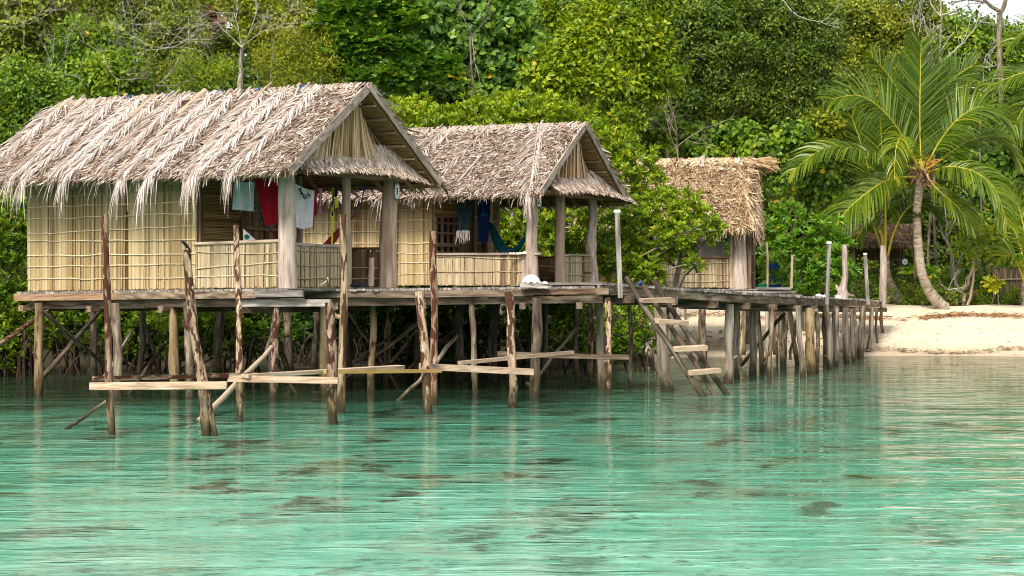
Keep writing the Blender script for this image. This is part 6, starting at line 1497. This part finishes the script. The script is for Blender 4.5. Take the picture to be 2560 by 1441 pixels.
# ---------------------------------------------------------------- small things
def plaque(label, centre, ex, wd, ht, num):
    ex = nrm(np.asarray(ex, float)); ez = np.array([0, 0, 1.0]); nr = np.cross(ex, ez)
    if nr[1] > 0: nr = -nr
    t = thing('number_sign', label, 'number sign', tuple(centre), 'house number signs')
    def oval(s, off, thick, m, name, par):
        n = 24; V = []
        for k in range(n):
            a = 6.283 * k / n; c, s_ = math.cos(a), math.sin(a)
            V.append(centre + ex * wd / 2 * s * np.sign(c) * abs(c) ** .55 + ez * ht / 2 * s * np.sign(s_) * abs(s_) ** .7)
        V = np.array(V); f, b = V + nr * (off + thick), V + nr * off
        mb = MB(); mb.add(np.vstack([f, b]), [(k, (k + 1) % n, n + (k + 1) % n, n + k) for k in range(n)])
        mb.add(np.vstack([f, f.mean(0)]), None, tris=[(k, (k + 1) % n, n) for k in range(n)])
        return part(mb, name, m, par)
    oval(1.0, 0, .015, M['black'], 'frame', t); bd = oval(.86, .0, .022, M['white'], 'plate', t)
    mb = MB()
    for k in range(16):
        a = 6.283 * k / 16; p = centre + nr * .024 + ex * wd * .36 * np.sign(math.cos(a)) * abs(math.cos(a)) ** .6 + ez * ht * .385 * math.sin(a)
        mb.tube([p, p + nr * .004], .010, 6)
    part(mb, 'studs', M['black'], bd)
    mb = MB(); o = centre + nr * .027; u = ht * .2
    segs = {'1': [((0, 1), (0, -1)), ((0, 1), (-.25, .7))], '2': [((-.45, .6), (-.2, .95)), ((-.2, .95), (.25, .95)), ((.25, .95), (.45, .55)), ((.45, .55), (-.45, -.95)), ((-.45, -.95), (.5, -.95))],
            '4': [((.2, 1), (.2, -1)), ((.2, 1), (-.5, -.3)), ((-.5, -.3), (.5, -.3))]}[num]
    for a, b in segs:
        pa = o + ex * a[0] * u * .75 + ez * a[1] * u; pb = o + ex * b[0] * u * .75 + ez * b[1] * u
        mb.tube([pa, pb], u * .14, 6)
    part(mb, 'numeral', M['black'], bd)
ux = np.array([math.cos(A30), -math.sin(A30), 0]); vx = np.array([math.sin(A30), math.cos(A30), 0])
plaque('white oval plaque with number 1 on the back post of the nearest porch', P(992, 479, 40.0), vx * .8 + ux * .5, .13, .37, '1')
plaque('white oval plaque with number 2 on the front post of the middle porch', P(1347.5, 502, 46.72), vx * .7 + ux * .6, .13, .36, '2')
plaque('round white plaque with number 4 on the dark beach hut', P(2262, 655, 74.7), (1, 0, 0), .23, .26, '4')
mb = MB()
for k in range(4): mb.tube([P(2255 + 3 * k, 668, 74.7), P(2255 + 3 * k, 682 - k * 2, 74.7)], .02, 5)
tag(mb.build('shell_mobile', M['shell']), 'string of small white shells hanging under the number 4 plaque', 'shell mobile')

def dome(mb, c, rx, ry, rz, n=20, m=7, scal=0.0, ns=7, tint=.5, tilt=0.0):
    V = []
    for j in range(m + 1):
        th = j / m * math.pi / 2
        for i in range(n):
            a = 6.283 * i / n; s = 1 + scal * math.sin(a * ns) * math.sin(th) ** 2
            V.append(c + np.array([rx * math.sin(th) * math.cos(a) * s, ry * math.sin(th) * math.sin(a) * s, rz * math.cos(th) + scal * rz * .5 * math.sin(a * ns) * math.sin(th) ** 3]))
    q = [(j * n + i, j * n + (i + 1) % n, (j + 1) * n + (i + 1) % n, (j + 1) * n + i) for j in range(m) for i in range(n)]
    mb.add(np.array(V), q, tint, None, True)
mb = MB(); dome(mb, P(1328, 709, 38.15) + (0, 0, .02), .155, .12, .15, 42, 8, .13, 7)
tag(mb.build('giant_clam_shell', M['shell']), 'big white scalloped clam shell at the platform edge before the middle hut', 'shell')
GSH = 'small shells set out on the platform'
for (label, x, y, d, r, m) in [('small white shell right beside the big scalloped clam', 1349, 709, 38.1, .05, 'shelltan'), ('smaller white shell further right of the big scalloped clam', 1362, 710, 38.1, .06, 'shell')]:
    mb = MB(); dome(mb, P(x, y, d), r, r * .8, r * .8, 18, 5, .15, 5); tag(mb.build('seashell', M[m]), label, 'shell', GSH)
GSR = 'shells lined up on the middle hut parapet'
for k, (x, r, m) in enumerate([(1276, .045, 'shelltan'), (1285, .05, 'shelltan'), (1294, .045, 'shell'), (1302, .05, 'shell'), (1312, .075, 'shelltan')]):
    mb = MB(); dome(mb, P(x, 635.5, 46.95), r, r * .8, r * .9, 16, 5, .12, 5)
    tag(mb.build('seashell', M[m]), ['tan shell at the left end of the row on the middle hut parapet', 'second shell from the left on the middle hut parapet', 'white shell in the middle of the row on the parapet', 'white shell next to the big tan one on the parapet', 'biggest tan shell, at the right end of the parapet row'][k], 'shell', GSR)
for k, (x, y, d) in enumerate([(2047, 741, 48), (2062, 743, 48.6), (2096, 745, 50)]):
    mb = MB(); dome(mb, P(x, y, d), .08, .06, .06, 16, 5, .1, 5); tag(mb.build('seashell', M['shell']), ['white shell on the jetty left of the middle lamp post', 'white shell at the foot of the middle lamp post', 'white shell at the foot of the rooty driftwood'][k], 'shell', 'shells on the jetty')
# upright pointed clam shell
mb = MB(); c = P(812, 718, 37.3); V = []; n = 12
prof = [(-18, 0), (-12, 6), (-4, 10), (4, 16), (8, 27), (10, 12), (10, 0)]
for k, (x, z) in enumerate(prof):
    for th in (-.06, 0, .06):
        V.append(c + np.array([x / F * 37.3, th * (1 - abs(th) * 2), (z if th == 0 else z * .82) / F * 37.3]))
q = [(k * 3 + j, k * 3 + j + 1, k * 3 + j + 4, k * 3 + j + 3) for k in range(6) for j in range(2)]
mb.add(np.array(V), q, .5, None, True); mb.add(np.array(V) + (0, .004, 0), [x[::-1] for x in q], .5, None, True)
tag(mb.build('clam_shell', M['shellgreen']), 'pale greenish pointed clam shell before the side parapet of the nearest hut', 'shell')
mb = MB(); dome(mb, P(893, 717, 38.9), .13, .1, .09, 16, 5, .2, 3); dome(mb, P(908, 718, 38.9), .1, .08, .05, 16, 5, .2, 5); tag(mb.build('cloth_bag', M['blackcloth']), 'small dark bag lying at the porch entrance of the nearest hut', 'bag')
mb = MB(); mb.tube(trunk_pts(P(926, 716, 40.0), P(930, 645, 40.0), .01, 6), np.array([8.5, 8.5, 8, 8, 7.5, 7]) / F * 40, 10); tag(mb.build('log_stool', M['tanpost']), 'short upright log standing in the porch entrance beside the back post', 'log')
mb = MB(); mb.beam(h1(-1.95, .35, .62), h1(-1.2, .35, .62), .6, .05); tb = thing('side_table', 'low red-brown table behind the parapet of the nearest hut', 'table', tuple(h1(-1.6, .4, 0)))
part(mb, 'table_top', M['reddish'], tb)
for a, b in ((-1.9, .15), (-1.25, .15), (-1.9, .55), (-1.25, .55)):
    mb = MB(); mb.beam(h1(a, b, 0), h1(a, b, .6), .05, .05, up=(0, 1, 0)); part(mb, 'leg', M['darkwood'], tb)
mb = MB(); c = P(628, 606, 38.45); V = np.array([c + np.array([x, y, z]) for x, z in ((-.14, .0), (.13, .0), (.06, .07), (-.15, .26)) for y in (-.06, .06)]); mb.box8(np.array([V[0], V[2], V[3], V[1], V[6] , V[4], V[5], V[7]])); bg_ = tag(mb.build('plastic_bag', M['whitecloth']), 'white bag with a green round mark on the porch table of the nearest hut', 'bag')
mb = MB(); cc = c + np.array([-.075, -.066, .10]); mb.tube([cc, cc + (0, -.006, 0)], .05, 14); part(mb, 'printed_mark', M['green'], bg_)
mb = MB(); c = P(822, 415, 38.6); lb_ = thing('light_bulb', 'white lamp bulb hanging under the thatch skirt of the nearest hut', 'lamp', tuple(c)); mb.tube([c + (0, 0, -.13), c + (0, 0, -.11), c, c + (0, 0, .02)], [.012, .02, .02, .03], 10); part(mb, 'bulb', M['white'], lb_); mb = MB(); mb.tube([c + (0, 0, .02), c + (0, 0, .06)], .022, 8); part(mb, 'socket', M['board'], lb_)
mb = MB(); c = h2(-.55, W2 - .35, .34); mb.tube([c, c + (0, 0, .12), c + (0, 0, .15), c + (0, 0, .20)], [.04, .04, .02, .02], 10); tag(mb.build('bottle', M['amber']), 'amber bottle on the dark shelf in the middle hut porch', 'bottle')
mb = MB(); c = h2(-.28, W2 - .4, .34); dome(mb, c, .17, .12, .11, 18, 6, .25, 4); tag(mb.build('cloth_heap', M['green']), 'heap of green cloth on the dark shelf in the middle hut porch', 'cloth')
mb = MB(); c = P(1905, 716, 57.5); mb.tube([c + (0, 0, -.05), c + (0, 0, .06)], [.13, .17], 12); tag(mb.build('basin', M['green']), 'green basin on the steps beside the golden hut', 'basin')
mb = MB(); dome(mb, P(2137, 686, 74.6), .05, .05, .06, 14, 5); tag(mb.build('coconut', M['shelltan']), 'pale coconut on the half wall of the dark beach hut', 'coconut')
# bird: one body surface along a spine
d = 28.0; s = 1 / F * d
sp = np.array([P(x, y, d) for x, y in [(453, 603), (456, 605), (460, 608), (464, 612), (468, 617), (473, 622), (478, 627)]])
mb = MB(); mb.tube(sp, np.array([.3, 3.2, 3.4, 4.2, 3.8, 2.0, .8]) * s, 12)
bird = tag(mb.build('bird', M['blackcloth']), 'small black swallow perched on the forked post', 'bird')
mb = MB(); mb.tube([sp[4], sp[6] + (.012, .01, -.02)], [2.4 * s, .5 * s], 6); part(mb, 'wing', M['navy'], bird)
mb = MB(); mb.tube([sp[0], sp[0] + (-.014, 0, .003)], [.7 * s, .1 * s], 5); part(mb, 'beak', M['black'], bird)
mb = MB(); mb.tube([sp[3], sp[3] + (0, 0, -.05)], [.5 * s, .5 * s], 5); part(mb, 'leg', M['black'], bird)

# woven screen at the right edge
sc = thing('woven_fence', 'grey-brown woven screen in the shade at the right edge of the beach', 'fence', tuple(P(2535, 728, 71.5)))
mb = MB()
for k in range(26):
    x = 2484 + k * 4.4; mb.beam(P(x, 728, 71.5), P(x + rng.normal(0, 1), 640 + rng.uniform(-4, 4), 71.5), .055, .03, up=(0, 1, 0), jit=.004)
part(mb, 'panel', M['beamwood'], sc)
for y in (658, 700):
    mb = MB(); mb.tube([P(2480, y, 71.43), P(2600, y - 3, 71.43)], .03, 6); part(mb, 'batten', M['greybatten'], sc)
